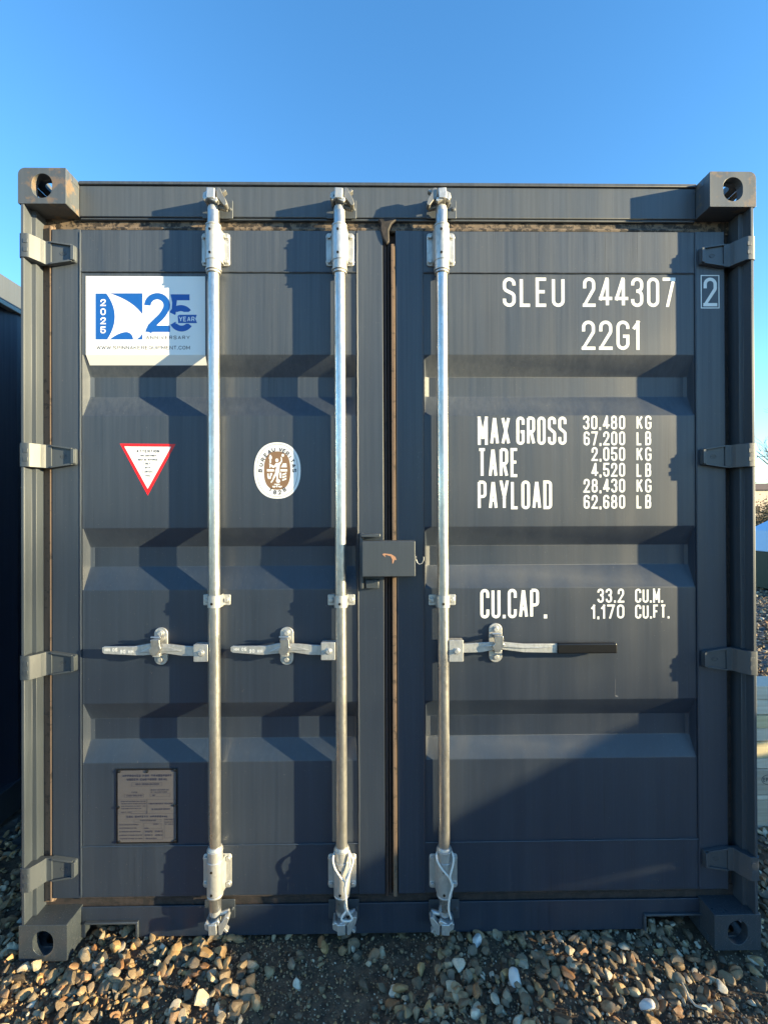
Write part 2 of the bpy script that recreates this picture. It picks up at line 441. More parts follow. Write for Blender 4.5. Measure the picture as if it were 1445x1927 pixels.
n_ = noisetex(M_SOIL, (1, 1, 1), 30, 8, .7)
L(M_SOIL, mix(M_SOIL, ramp(M_SOIL, n_, [(.35, 0), (.68, 1)]), (.055, .038, .025), (.20, .128, .075)), b_.inputs['Base Color'])
L(M_SOIL, bump(M_SOIL, noisetex(M_SOIL, (1, 1, 1), 110, 8, .75), 1.0, .006), b_.inputs['Normal'])
M_FARG = mat('far_gravel', (.12, .11, .10), .95); b_ = bsdf(M_FARG)
v_ = N(M_FARG, 'ShaderNodeTexVoronoi'); v_.inputs['Scale'].default_value = 28
L(M_FARG, N(M_FARG, 'ShaderNodeNewGeometry').outputs['Position'], v_.inputs['Vector'])
L(M_FARG, ramp(M_FARG, v_.outputs['Color'], [(.0, (.03, .028, .026)), (.6, (.09, .082, .075)), (1, (.20, .18, .155))]), b_.inputs['Base Color'])
L(M_FARG, bump(M_FARG, v_.outputs['Distance'], 1.0, .02), b_.inputs['Normal'])
ground = MB()
R_ = 900
for (x0, x1, y0, y1) in ((-R_, R_, 12, R_), (-R_, R_, -R_, -6), (-R_, -6, -6, 12), (9, R_, -6, 12), (-6, 9, -6, 12)):
    ground.add([(x0, y0, -.05), (x1, y0, -.05), (x1, y1, -.05), (x0, y1, -.05)], [(0, 1, 2, 3)])
tag(ground.build('ground', M_FARG, smooth=False), kind='structure')
near = grid_sheet('gravel_yard', -2.6, 2.6, -.9, .5, .014, M_SOIL); tag(near, kind='structure')
bed = grid_sheet('gravel_bed', -6, 9, -6, 12, .12, M_FARG, detail=False)
for v in bed.data.vertices:
    if -2.55 < v.co.x < 2.55 and -.85 < v.co.y < .45: v.co.z -= .03
    v.co.z -= .004
tag(bed, kind='structure')

# stones
def stone_shape(seed, sub, flat):
    import bmesh
    bm = bmesh.new(); bmesh.ops.create_icosphere(bm, subdivisions=sub, radius=1)
    r = random.Random(seed); o = Vector((r.uniform(0, 50), r.uniform(0, 50), r.uniform(0, 50)))
    ax = Vector((1, r.uniform(.62, .95), flat))
    cuts = [(Vector((r.gauss(0, 1), r.gauss(0, 1), r.gauss(0, 1))).normalized(), r.uniform(.42, .85)) for _ in range(9)]
    for v in bm.verts:
        p = v.co.copy()
        for nn, d in cuts:
            k = p.dot(nn)
            if k > d: p -= nn * (k - d) * .95
        p *= 1 + .22 * noise.noise(p * .9 + o) + .07 * noise.noise(p * 2.6 + o)
        v.co = Vector((p.x * ax.x, p.y * ax.y, p.z * ax.z))
    me = bpy.data.meshes.new('stone'); bm.to_mesh(me); bm.free()
    return me
def stone_mat(name, src):
    m = mat(name, (.3, .28, .25), .7); b = bsdf(m)
    if src == 'attr': a = N(m, 'ShaderNodeAttribute', attribute_name='tint').outputs['Fac']
    else: a = N(m, 'ShaderNodeObjectInfo').outputs['Random']
    c = ramp(m, a, [(0, (.075, .062, .05)), (.16, (.22, .17, .12)), (.30, (.42, .32, .20)), (.42, (.15, .13, .11)), (.52, (.50, .33, .16)), (.62, (.28, .245, .20)),
                    (.72, (.34, .18, .09)), (.80, (.12, .105, .09)), (.90, (.50, .43, .33)), (.98, (.66, .63, .58))])
    n = noisetex(m, (1, 1, 1), 55, 6, .7)
    c = mix(m, 1.0, c, (1.0, .90, .74), 'MULTIPLY')
    c = mix(m, ramp(m, n, [(.35, 0), (.7, .7)]), c, mix(m, 1.0, c, (.45, .42, .38), 'MULTIPLY'))
    L(m, c, b.inputs['Base Color'])
    L(m, ramp(m, n, [(.3, .5), (.7, .85)]), b.inputs['Roughness'])
    L(m, bump(m, noisetex(m, (1, 1, 1), 170, 5, .7), .5, .002), b.inputs['Normal'])
    return m
M_STONE = stone_mat('pebble_stone', 'attr'); M_STONE1 = stone_mat('single_pebble_stone', 'obj')
shapes = [stone_shape(i, 2, random.Random(i).uniform(.38, .75)) for i in range(16)]
SV = []; SF = None
for me in shapes:
    a = np.empty(len(me.vertices) * 3); me.vertices.foreach_get('co', a); SV.append(a.reshape(-1, 3))
    if SF is None:
        f = np.empty(len(me.polygons) * 3, dtype=np.int64); me.polygons.foreach_get('vertices', f); SF = f.reshape(-1, 3)
lo = stone_shape(77, 1, .6); a = np.empty(len(lo.vertices) * 3); lo.vertices.foreach_get('co', a); LV = a.reshape(-1, 3)
f = np.empty(len(lo.polygons) * 3, dtype=np.int64); lo.polygons.foreach_get('vertices', f); LF = f.reshape(-1, 3)
def rotm(n, tilt=.5):
    z = rng.uniform(0, 2 * np.pi, n); tx = rng.normal(0, tilt, n); ty = rng.normal(0, tilt, n)
    cz, sz, cx, sx, cy, sy = np.cos(z), np.sin(z), np.cos(tx), np.sin(tx), np.cos(ty), np.sin(ty)
    A = np.zeros((n, 3, 3)); A[:, 0, 0] = cz; A[:, 0, 1] = -sz; A[:, 1, 0] = sz; A[:, 1, 1] = cz; A[:, 2, 2] = 1
    B = np.zeros((n, 3, 3)); B[:, 0, 0] = 1; B[:, 1, 1] = cx; B[:, 1, 2] = -sx; B[:, 2, 1] = sx; B[:, 2, 2] = cx
    C = np.zeros((n, 3, 3)); C[:, 1, 1] = 1; C[:, 0, 0] = cy; C[:, 0, 2] = sy; C[:, 2, 0] = -sy; C[:, 2, 2] = cy
    return B @ C @ A
def joined_stones(name, recs, low=False):
    n = len(recs); pos = np.array([r[:3] for r in recs]); sz = np.array([r[3] for r in recs]); tint = np.array([r[4] for r in recs])
    A = rotm(n); V = []; F = []
    base = 0; T = []
    groups = [(LV, LF, np.arange(n))] if low else [(SV[k], SF, np.arange(n)[np.arange(n) % len(SV) == k]) for k in range(len(SV))]
    for vs3, fs, idx in groups:
        if not len(idx): continue
        P = np.einsum('nij,vj->nvi', A[idx] * sz[idx][:, None, None], vs3) + pos[idx][:, None, :]
        V.append(P.reshape(-1, 3)); nv = len(vs3)
        F.append((fs[None] + (base + np.arange(len(idx)) * nv)[:, None, None]).reshape(-1, 3)); base += nv * len(idx)
        T.append(np.repeat(tint[idx], nv))
    V = np.concatenate(V); F = np.concatenate(F); T = np.concatenate(T)
    me = bpy.data.meshes.new(name); me.vertices.add(len(V)); me.vertices.foreach_set('co', V.ravel())
    me.loops.add(F.size); me.loops.foreach_set('vertex_index', F.ravel().astype(np.int32))
    me.polygons.add(len(F)); me.polygons.foreach_set('loop_start', np.arange(0, F.size, 3, dtype=np.int32))
    me.update(calc_edges=True)
    at_ = me.attributes.new('tint', 'FLOAT', 'POINT'); at_.data.foreach_set('value', T.astype(np.float32))
    me.materials.append(M_STONE); me.shade_smooth(); me.set_sharp_from_angle(angle=math.radians(30))
    o = bpy.data.objects.new(name, me); COL.objects.link(o); return o
def tint_for(x):
    # left: golden flints, right: greyer
    t = random.random()
    if x < -.35 and random.random() < .5: t = random.choice((.30, .52, .5, .72, .9, .17)) + random.uniform(-.03, .03)
    if x > .5 and random.random() < .45: t = random.choice((.16, .42, .62, .8, .9, .95)) + random.uniform(-.03, .03)
    return t
def scatter(x0, x1, y0, y1, dens, smin, smax, lift=.35, keep=lambda x, y: 1):
    out = []; n = int((x1 - x0) * (y1 - y0) * dens)
    for _ in range(n):
        x = random.uniform(x0, x1); y = random.uniform(y0, y1)
        if random.random() > keep(x, y): continue
        s = smin + (smax - smin) * random.random() ** 2.0
        out.append((x, y, terrain(x, y) + s * lift * random.uniform(-.2, 1.0), s, tint_for(x)))
    return out
dens = lambda x, y: 1 - .76 * soil(x, y)
front = scatter(-1.75, 1.75, -.42, .36, 2900, .0065, .0265, .5, dens)
front = [r for r in front if not (1.04 < abs(r[0]) < 1.24 and r[1] > -.02)]
vis = [r for r in front if -.27 < r[1] < .02 and abs(r[0]) < 1.2]
vis.sort(key=lambda r: -r[3]); big = vis[:285]; bigset = set(id(r) for r in big)
rest = [r for r in front if id(r) not in bigset]
crumbs = scatter(-1.6, 1.6, -.40, .1, 9000, .0018, .0055, .3)
side = scatter(-1.75, -1.2, .3, 5, 1300, .010, .024, .4) + scatter(1.2, 3.6, .3, 3.2, 900, .012, .026, .4) + scatter(-2.6, -1.7, -.9, .4, 900, .01, .022) + scatter(1.7, 2.6, -.9, .4, 900, .01, .022)
tag(joined_stones('gravel', rest), kind='stuff')
tag(joined_stones('fine_gravel', crumbs, True), kind='stuff')
tag(joined_stones('side_gravel', side), kind='stuff')
far_st = scatter(2.6, 8.5, 2.8, 9, 170, .02, .045, .3) + scatter(-3, 3, -4.2, -.42, 650, .009, .02, .4)
tag(joined_stones('yard_gravel', far_st, True), kind='stuff')
for me in shapes:
    me.materials.append(M_STONE1); me.shade_smooth(); me.set_sharp_from_angle(angle=math.radians(30))
for i, (x, y, z, s, t) in enumerate(big):
    o = bpy.data.objects.new('stone', shapes[i % 16]); COL.objects.link(o); o.parent = near
    o.location = (x, y, z + .002); o.scale = (s * 1.06,) * 3
    o.rotation_euler = (random.gauss(0, .4), random.gauss(0, .4), random.uniform(0, 6.28))

# ------------------------------------------------------------------ the shipping container
W2, H, LEN = 1.219, 2.591, 6.058
YS, YP, YR = .062, .066, .102            # stile face, panel crest, panel trough
box_c = empty('shipping_container', (0, 0, 0), 'dark grey steel shipping container seen square on its closed doors with galvanised locking rods', 'shipping container')

def casting(sx, top, back=False):
    mb = MB(); x0, x1 = 1.063, W2; z0, z1 = (H - .118, H) if top else (0, .118)
    t = .028; hy = .0
    out = fillet([(x0, z0, .003), (x1, z0, .003 if top else .012), (x1, z1, .022 if top else .003), (x0, z1, .003)], True)
    xc, zc = (x0 + x1) / 2 + .0, (z0 + z1) / 2
    hole = rrect(xc - .033, xc + .033, zc - .040, zc + .040, .0325, 6)
    mb.holed(out, hole, 0, t)
    # side wall with hole, top and bottom walls, rear and inner walls
    yy = rrect(.05, .128, zc - .026, zc + .026, .025, 5)
    mb.holed([(t, z0 + .0), (.178, z0), (.178, z1 - (.022 if top else 0)), (t, z1 - (.022 if top else 0))], yy, x1 - .018, x1 - .0005, 'x')
    hz = rrect(xc - .03, xc + .03, .04, .15, .0295, 5)
    zt = z1 if top else z0; zi = z1 - .024 if top else z0 + .024
    mb.holed([(x0 + .0, t), (x1 - .02, t), (x1 - .02, .178), (x0, .178)], hz, zi, zt - (.0005 if top else -.0005), 'z')
    zo0, zo1 = (z0 + .0005, z0 + .02) if top else (z1 - .02, z1 - .0005)
    mb.box(x0, x1 - .018, t, .178, zo0, zo1)
    mb.box(x0 + .0005, x0 + .016, t, .178, z0 + .02, z1 - .024) if top else mb.box(x0 + .0005, x0 + .016, t, .178, z0 + .024, z1 - .02)
    mb.box(x0 + .016, x1 - .018, .166, .178, z0 + .02, z1 - .024) if top else mb.box(x0 + .016, x1 - .018, .166, .178, z0 + .024, z1 - .02)
    if sx < 0: mb.mirror_x()
    if back: mb.v = [(p[0], LEN - p[1], p[2]) for p in mb.v]
    return mb.build('corner_casting', M_CAST if top else M_CASTB, box_c, bevel=.0022)
for sx in (-1, 1):
    for top in (0, 1):
        casting(sx, top)
        casting(sx, top, True)

# corner posts: a folded section with an outer strip, an inner step and a deep channel
hv = {-1: [(467, 0), (857, 0), (1254, 0), (1649, 0)], 1: [(472, 0), (857, 0), (1245, 0), (1628, 0)]}
hz_ = {s: [at(60 if s < 0 else 1400, v, .02)[1] for v, _ in hv[s]] for s in (-1, 1)}
xi = -at(50, 900, .012)[0]
for sx in (-1, 1):
    mb = MB()
    c = xi
    prof = [(W2 - .004, .10), (W2 - .004, .18), (1.075, .18), (1.075, .108), (c - .004, .108), (c - .004, .098), (c + .016, .098)]
    mb.extr_z([(sx * p[0], p[1]) for p in prof], .1185, H - .1185)
    prof2 = [(W2 - .0045, .007), (W2 - .010, .001), (c + .001, .001), (c, .0025), (c, .036), (c - .0135, .038), (c - .0135, .0975), (c + .012, .0975), (c + .012, .099), (W2 - .0045, .099)]
    zs = sorted([z for z in hz_[sx]])
    segs = []; lo_ = .1185
    for z in zs: segs.append((lo_, z - .0393)); lo_ = z + .0393
    segs.append((lo_, H - .1185))
    for a, b in segs: mb.extr_z([(sx * p[0], p[1]) for p in prof2], a, b)
    # the narrow part of the section that runs on behind every hinge
    prof3 = [(W2 - .0060, .050), (c - .0133, .050), (c - .0133, .0972), (W2 - .0060, .0972)]
    for z in zs: mb.extr_z([(sx * p[0], p[1]) for p in prof3], z - .0392, z + .0392)
    mb.build('corner_post', M_FRAME, box_c, bevel=.002)

# header beam, roof lip, sill
zh0 = at(722, 414, .07)[1]; zh1 = at(722, 351, .07)[1]; 
mb = MB(); mb.box(-1.0625, 1.0625, .070, .16, zh0 + .008, zh1)
mb.prism([(-1.0625, zh0), (1.0625, zh0), (1.0625, zh0 + .0078), (-1.0625, zh0 + .0078)], .074, .15)
mb.build('header_beam', M_FRAME, box_c, bevel=.003)
mb = MB(); mb.box(-1.0620, 1.0620, .064, .30, zh1 + .0005, zh1 + .012); mb.build('roof_lip', paint('lip_paint', (.02, .024, .03)), box_c, bevel=.002)
zs1 = at(722, 1700, .075)[1]; zs0 = at(722, 1757, .075)[1]
nl0, nz = at(160, 1735, .075); nl1 = at(262, 1735, .075)[0]; nr0 = at(1210, 1727, .075)[0]; nr1 = at(1318, 1727, .075)[0]
nz = at(210, 1733, .075)[1]
mb = MB()
XS = [-1.0625, nl0, nl1, nr0, nr1, 1.0625]
vv = [(x, yy, z) for yy in (.075, .079) for z in (zs0, nz, zs1) for x in XS]
ix = lambda yy, r, c: yy * 18 + r * 6 + c
ff = []
for c in range(5):
    ff += [(ix(0, 1, c), ix(0, 1, c + 1), ix(0, 2, c + 1), ix(0, 2, c)), (ix(1, 1, c), ix(1, 1, c + 1), ix(1, 2, c + 1), ix(1, 2, c)), (ix(0, 2, c), ix(0, 2, c + 1), ix(1, 2, c + 1), ix(1, 2, c))]
    if c % 2 == 0:
        ff += [(ix(0, 0, c), ix(0, 0, c + 1), ix(0, 1, c + 1), ix(0, 1, c)), (ix(1, 0, c), ix(1, 0, c + 1), ix(1, 1, c + 1), ix(1, 1, c)), (ix(0, 0, c), ix(0, 0, c + 1), ix(1, 0, c + 1), ix(1, 0, c))]
        for cc in (c, c + 1): ff.append((ix(0, 0, cc), ix(1, 0, cc), ix(1, 1, cc), ix(0, 1, cc)))
    else: ff.append((ix(0, 1, c), ix(0, 1, c + 1), ix(1, 1, c + 1), ix(1, 1, c)))
mb.add(vv, ff)
mb.box(-1.0625, 1.0625, .0795, .16, zs1 - .012, zs1 - .0035)
mb.box(nl1, nr0, .0795, .15, zs0, zs0 + .006)
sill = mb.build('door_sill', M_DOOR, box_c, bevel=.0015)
for a, b in ((nl0, nl1), (nr0, nr1)):
    mb = MB()
    mb.box(a + .001, b - .001, .066, .15, nz - .008, nz - .0008)
    mb.box(b + .0005 - (.009 if a < 0 else b - a + .001), b + .0085 - (.009 if a < 0 else b - a + .001), .066, .15, zs0, nz - .0085)
    mb.build('pocket_rim', M_HINGE, box_c, bevel=.002)

# sides and roof of the long body
def corr_side(xs, name, y0, y1, z0, z1, m, parent, ox=0, depth=.036):
    mb = MB(); sg = 1 if xs > 0 else -1
    pr = []; y = y0
    while y < y1:
        pr += [(y, 0), (y + .07, 0), (y + .14, 1), (y + .21, 1)]; y += .28
    pr = [(min(p[0], y1), p[1]) for p in pr]
    vv = []; ff = []
    for (yy, d) in pr:
        x = xs - sg * (.01 + depth * d)
        vv += [(x + ox, yy, z0), (x + ox, yy, z1)]
    for i in range(len(pr) - 1): ff.append((2 * i, 2 * i + 1, 2 * i + 3, 2 * i + 2))
    mb.add(vv, ff); return mb.build(name, m, parent, smooth=False)
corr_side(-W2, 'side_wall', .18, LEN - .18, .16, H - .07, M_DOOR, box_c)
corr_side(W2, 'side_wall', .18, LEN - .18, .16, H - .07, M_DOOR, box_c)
for sx in (-1, 1):
    mb = MB(); mb.box(sx * W2, sx * (W2 - .06), .1785, LEN - .1785, H - .07, H - .008); mb.build('side_rail', M_FRAME, box_c, bevel=.003)
    mb = MB(); mb.box(sx * W2, sx * (W2 - .05), .1785, LEN - .1785, .02, .16); mb.build('side_rail', M_FRAME, box_c, bevel=.003)
mb = MB(); mb.box(-W2 + .061, W2 - .061, .31, LEN - .2, H - .03, H - .02); mb.box(-1.06, 1.06, LEN - .12, LEN - .06, .02, H - .02)
mb.box(-1.15, 1.15, .2, LEN - .2, .13, .155); mb.build('roof_and_front_wall', M_DOOR, box_c)

# doors ------------------------------------------------------------
def Xd(u, v=950, y=YS): return at(u, v, y)[0]
zt = at(722, 433, YS)[1]; zb = at(722, 1683, YS)[1]
zpt = at(722, 513, YP)[1]; zpb = at(722, 1586, YP)[1]
rows = [(513, YP), (667, YP), (710, YR), (747, YR), (782, YP), (992, YP), (1027, YR), (1064, YR), (1108, YP), (1320, YP), (1347, YR), (1386, YR), (1431, YP), (1586, YP)]
PROF = fillet([(at(722, v, y)[1], y, .010) for v, y in rows], False, 4)
def door(name_lbl, xa, xb, pa, pb):
    mb = MB()
    mb.box(xa, pa, YS, .108, zb, zt); mb.box(pb, xb, YS, .108, zb, zt)
    mb.box(pa + .0005, pb - .0005, YS + .002, .10, zpt + .0015, zt - .0005); mb.box(pa + .0005, pb - .0005, YS + .002, .10, zb + .0005, zpb - .0015)
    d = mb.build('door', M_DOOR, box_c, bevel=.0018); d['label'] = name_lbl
    vv = []; ff = []
    for z, y in PROF:
        t = (y - YP) / (YR - YP)
        xs = [pa + .001, pa + .004, pa + .006 + .006 * t, pa + .012 + .012 * t, pb - .010 - .010 * t, pb - .005 - .004 * t, pb - .004, pb - .001]
        ys = [YS + .004, YP - .0006, YP + (y - YP) * .85, y, y, YP + (y - YP) * .85, YP - .0006, YS + .004]
        vv += [(x, yy, z) for x, yy in zip(xs, ys)]
    for i in range(len(PROF) - 1):
        for k in range(7): ff.append((i * 8 + k, i * 8 + k + 1, (i + 1) * 8 + k + 1, (i + 1) * 8 + k))
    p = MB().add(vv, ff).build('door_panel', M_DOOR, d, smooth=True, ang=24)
    # weld seams above and below the pressed panel and along the stiles
    for zz in (zpt + .0005, zpb - .0005):
        pts = [(pa + (pb - pa) * i / 70, YS + .0015 + random.uniform(-.0004, .0004), zz + random.uniform(-.0004, .0004)) for i in range(71)]
        sm = MB(); sm.tube(pts, .0026, 6); sm.build('weld_seam', M_DOOR, d)
    for xx in (pa - .001, pb + .001):
        pts = [(xx + random.uniform(-.0004, .0004), YS + .0006, zb + .01 + (zt - zb - .02) * i / 120) for i in range(121)]
        sm = MB(); sm.tube(pts, .0030, 6); sm.build('weld_seam', M_DOOR, d)
    return d
LA, LB, LPA, LPB = Xd(98), Xd(722), Xd(152), Xd(673)
RA, RB, RPA, RPB = Xd(746), Xd(1366), Xd(797), Xd(1311)
dL = door('left door leaf with two locking rods', LA, LB, LPA, LPB)
dR = door('right door leaf with white code lettering', RA, RB, RPA, RPB)

# gaskets
g = MB()
def lipbar(mb, x0, x1, z0, z1, yf, r=.006):
    mb.prism(rrect(x0, x1, z0, z1, r, 3), yf, .107)
gl = Xd(75, y=.075); 
lipbar(g, gl, LA - .0006, zb - .02, zt + .02, .074, .003)
g.tube([(LA - .007, .070, zb - .012), (LA - .007, .070, zt + .012)], .0072, 10)
g.build('gasket', M_GASK, box_c)['label'] = 'brown rubber gasket beside the left hinges'
g = MB(); lipbar(g, RB + .0006, Xd(1388, y=.09), zb - .02, zt + .02, .088, .003)
g.tube([(RB + .006, .078, zb - .012), (RB + .006, .078, zt + .012)], .0060, 10); g.build('gasket', M_GASKD, box_c)
g = MB()
g.box(LB + .0006, RA - .0006, .096, .107, zb - .02, zt + .02)
g.tube([(LB + .007, .074, zb - .012), (LB + .007, .074, zt + .012)], .0062, 10)
g.tube([(LB + .019, .080, zb - .012), (LB + .019, .080, zt + .012)], .0050, 10)
g.build('gasket', gasket('seam_gasket', (.055, .032, .028), (.02, .015, .015), .6), box_c)
g = MB(); g.prism(rrect(Xd(737.5, y=.055), Xd(744.5, y=.055), zb - .004, zt - .05, .003), .054, .095); g.build('gasket_lip', M_GASKL, box_c, bevel=.0015)
g = MB()
g.box(gl + .002, -gl - .002, .084, .107, zt + .001, zh0 + .02)
g.tube([(-1.07, .080, zt + .010), (1.07, .080, zt + .010)], .0085, 10)
g.build('gasket', gasket('worn_top_gasket', (.150, .112, .082), (.012, .010, .010), .50), box_c)['label'] = 'worn brown top gasket with black scalloped residue'
g = MB(); g.box(gl + .002, -gl - .002, .084, .107, zs1 - .01, zb - .0006); g.tube([(-1.07, .082, zb - .010), (1.07, .082, zb - .010)], .0075, 10); g.build('gasket', M_GASKD, box_c)
# rubber flap where the leaves meet at the top
g = MB(); fx = [at(u, v, .052) for u, v in ((711, 409), (744, 407), (746, 411), (737, 418), (732, 430), (733, 452), (727, 458), (720, 446), (715, 430), (716, 418))]
g.prism(fx, .056, .075); g.build('gasket_flap', M_GASKD, box_c, bevel=.004)

# hinges -------------------------------------------------------------
def hinge_mesh():
    mb = MB(); k = .0390
    o = W2 - .001
    xk = o - .045; xe = 1.064
    # knuckle: rounded sleeve round the post edge
    prof = fillet([(o, .055), (o, -.002, .012), (xk + .012, -.002, .012), (xk - .006, .030, .010), (xk - .012, .046, .004), (xk - .030, .046), (xk - .030, .058), (xk + .004, .0575)], False, 4)
    mb.extr_z(prof, -k, k)
    # blade, tapering to a thick squared end
    pl = fillet([(xk - .0295, -k, 0), (xe + .012, -k + .010, 0), (xe, -k + .012, .006), (xe, k - .012, .006), (xe + .012, k - .010, 0), (xk - .0295, k, 0)], True, 3)
    mb.prism(pl, .0500, .0612)
    # raised rim
    def bar(a, b, wd, y0, y1):
        a = Vector(a); b = Vector(b); d = (b - a).normalized(); n = Vector((-d.y, d.x)) * wd / 2
        mb.prism([tuple(a + n), tuple(b + n), tuple(b - n), tuple(a - n)], y0, y1)
    bar((xk - .030, k - .003), (xe + .010, k - .0135), .0055, .0425, .0500)
    bar((xk - .030, -k + .003), (xe + .010, -k + .0135), .0055, .0425, .0500)
    mb.prism(rrect(xe + .0005, xe + .011, -k + .014, k - .014, .004), .0405, .0500)
    # two small pads on the knuckle and an oval mark on the blade
    for z in (-.018, .010):
        mb.prism(rrect(xk + .0135, xk + .0275, z - .0035, z + .0110, .002, 2), -.0034, -.001)
    cx = xe + .040
    e = [(cx + .010 * math.cos(t * math.pi / 10), .006 * math.sin(t * math.pi / 10)) for t in range(20)]
    for i in range(20):
        a, b = e[i], e[(i + 1) % 20]; mb.tube([(a[0], .0495, a[1]), (b[0], .0495, b[1])], .0009, 4)
    text(mb, 'CSC', cx - .006, cx + .006, -.0025, .0025, .0490, .0008)
    return mb
for sx, d in ((-1, dL), (1, dR)):
    mb = hinge_mesh()
    if sx < 0: mb.mirror_x()
    h0 = mb.build('hinge', M_HINGE, d, bevel=.0018)
    for i, z in enumerate(hz_[sx]):
        h = h0 if i == 0 else h0.copy()
        if i: COL.objects.link(h); h.parent = d
        h.location = (0, 0, z)

# locking gear --------------------------------------------------------
YRD, RR = .036, .0190
def half_pipe(mb, x, r, r2, z0, z1, n=12):
    """saddle over the rod: outer arc, flattening onto ears"""
    pts = [(x + r * math.cos(t * math.pi / n), YRD - r * math.sin(t * math.pi / n)) for t in range(n + 1)]
    pts = [(x + r, YP - .004)] + pts + [(x - r, YP - .004)]
    inn = [(x - r2, YP - .004)] + [(x - r2 * math.cos(t * math.pi / n), YRD - r2 * math.sin(t * math.pi / n)) for t in range(n + 1)] + [(x + r2, YP - .004)]
    mb.extr_z(pts + inn, z0, z1)
def ring(mb, x, z0, z1, r, n=20, y=YRD):
    mb.tube([(x, y, z0), (x, y, z1)], r, n)
def cam_head(mb, mo, x, z, s, fl):
    """cam with an anti-rack hook; s = +1 at the top, -1 at the bottom, fl = side of the hook"""
    mb.tube([(x, YRD, z - s * .030), (x, YRD, z - s * .012), (x, YRD, z)], [.0175, .0195, .0165], 16)
    # plate saddle flaring like a collar
    mb.prism([(x - fl * .024, z + s * .004), (x - fl * .010, z + s * .012), (x + fl * .016, z - s * .002), (x + fl * .022, z + s * .006), (x + fl * .020, z + s * .016), (x - fl * .024, z + s * .018)], YRD - .026, YRD - .012)
    mb.prism([(x - fl * .014, z + s * .010), (x + fl * .012, z + s * .010), (x + fl * .014, z + s * .044), (x - fl * .013, z + s * .046)], YRD - .030, YRD + .022)
    mb.prism([(x - fl * .028, z + s * .034), (x - fl * .012, z + s * .043), (x - fl * .012, z + s * .030), (x - fl * .022, z + s * .014), (x - fl * .030, z + s * .016)], YRD - .020, YRD + .028)
    # the cast hook
    mo.prism(fillet([(x + fl * .019, z + s * .050, .004), (x + fl * .030, z + s * .047, .006), (x + fl * .036, z + s * .030, .004), (x + fl * .047, z + s * .012, .006), (x + fl * .052, z - s * .006, .006),
              (x + fl * .044, z - s * .014, .005), (x + fl * .034, z + s * .000, .004), (x + fl * .018, z + s * .018, .003)], True, 3), YRD - .024, YRD + .002)
    mo.prism([(x + fl * .030, z + s * .040), (x + fl * .042, z + s * .050), (x + fl * .047, z + s * .044), (x + fl * .036, z + s * .034)], YRD - .016, YRD + .004)
    mo.tube([(x + fl * .014, YRD + .006, z + s * .002), (x + fl * .044, YRD + .010, z - s * .004)], .008, 10)
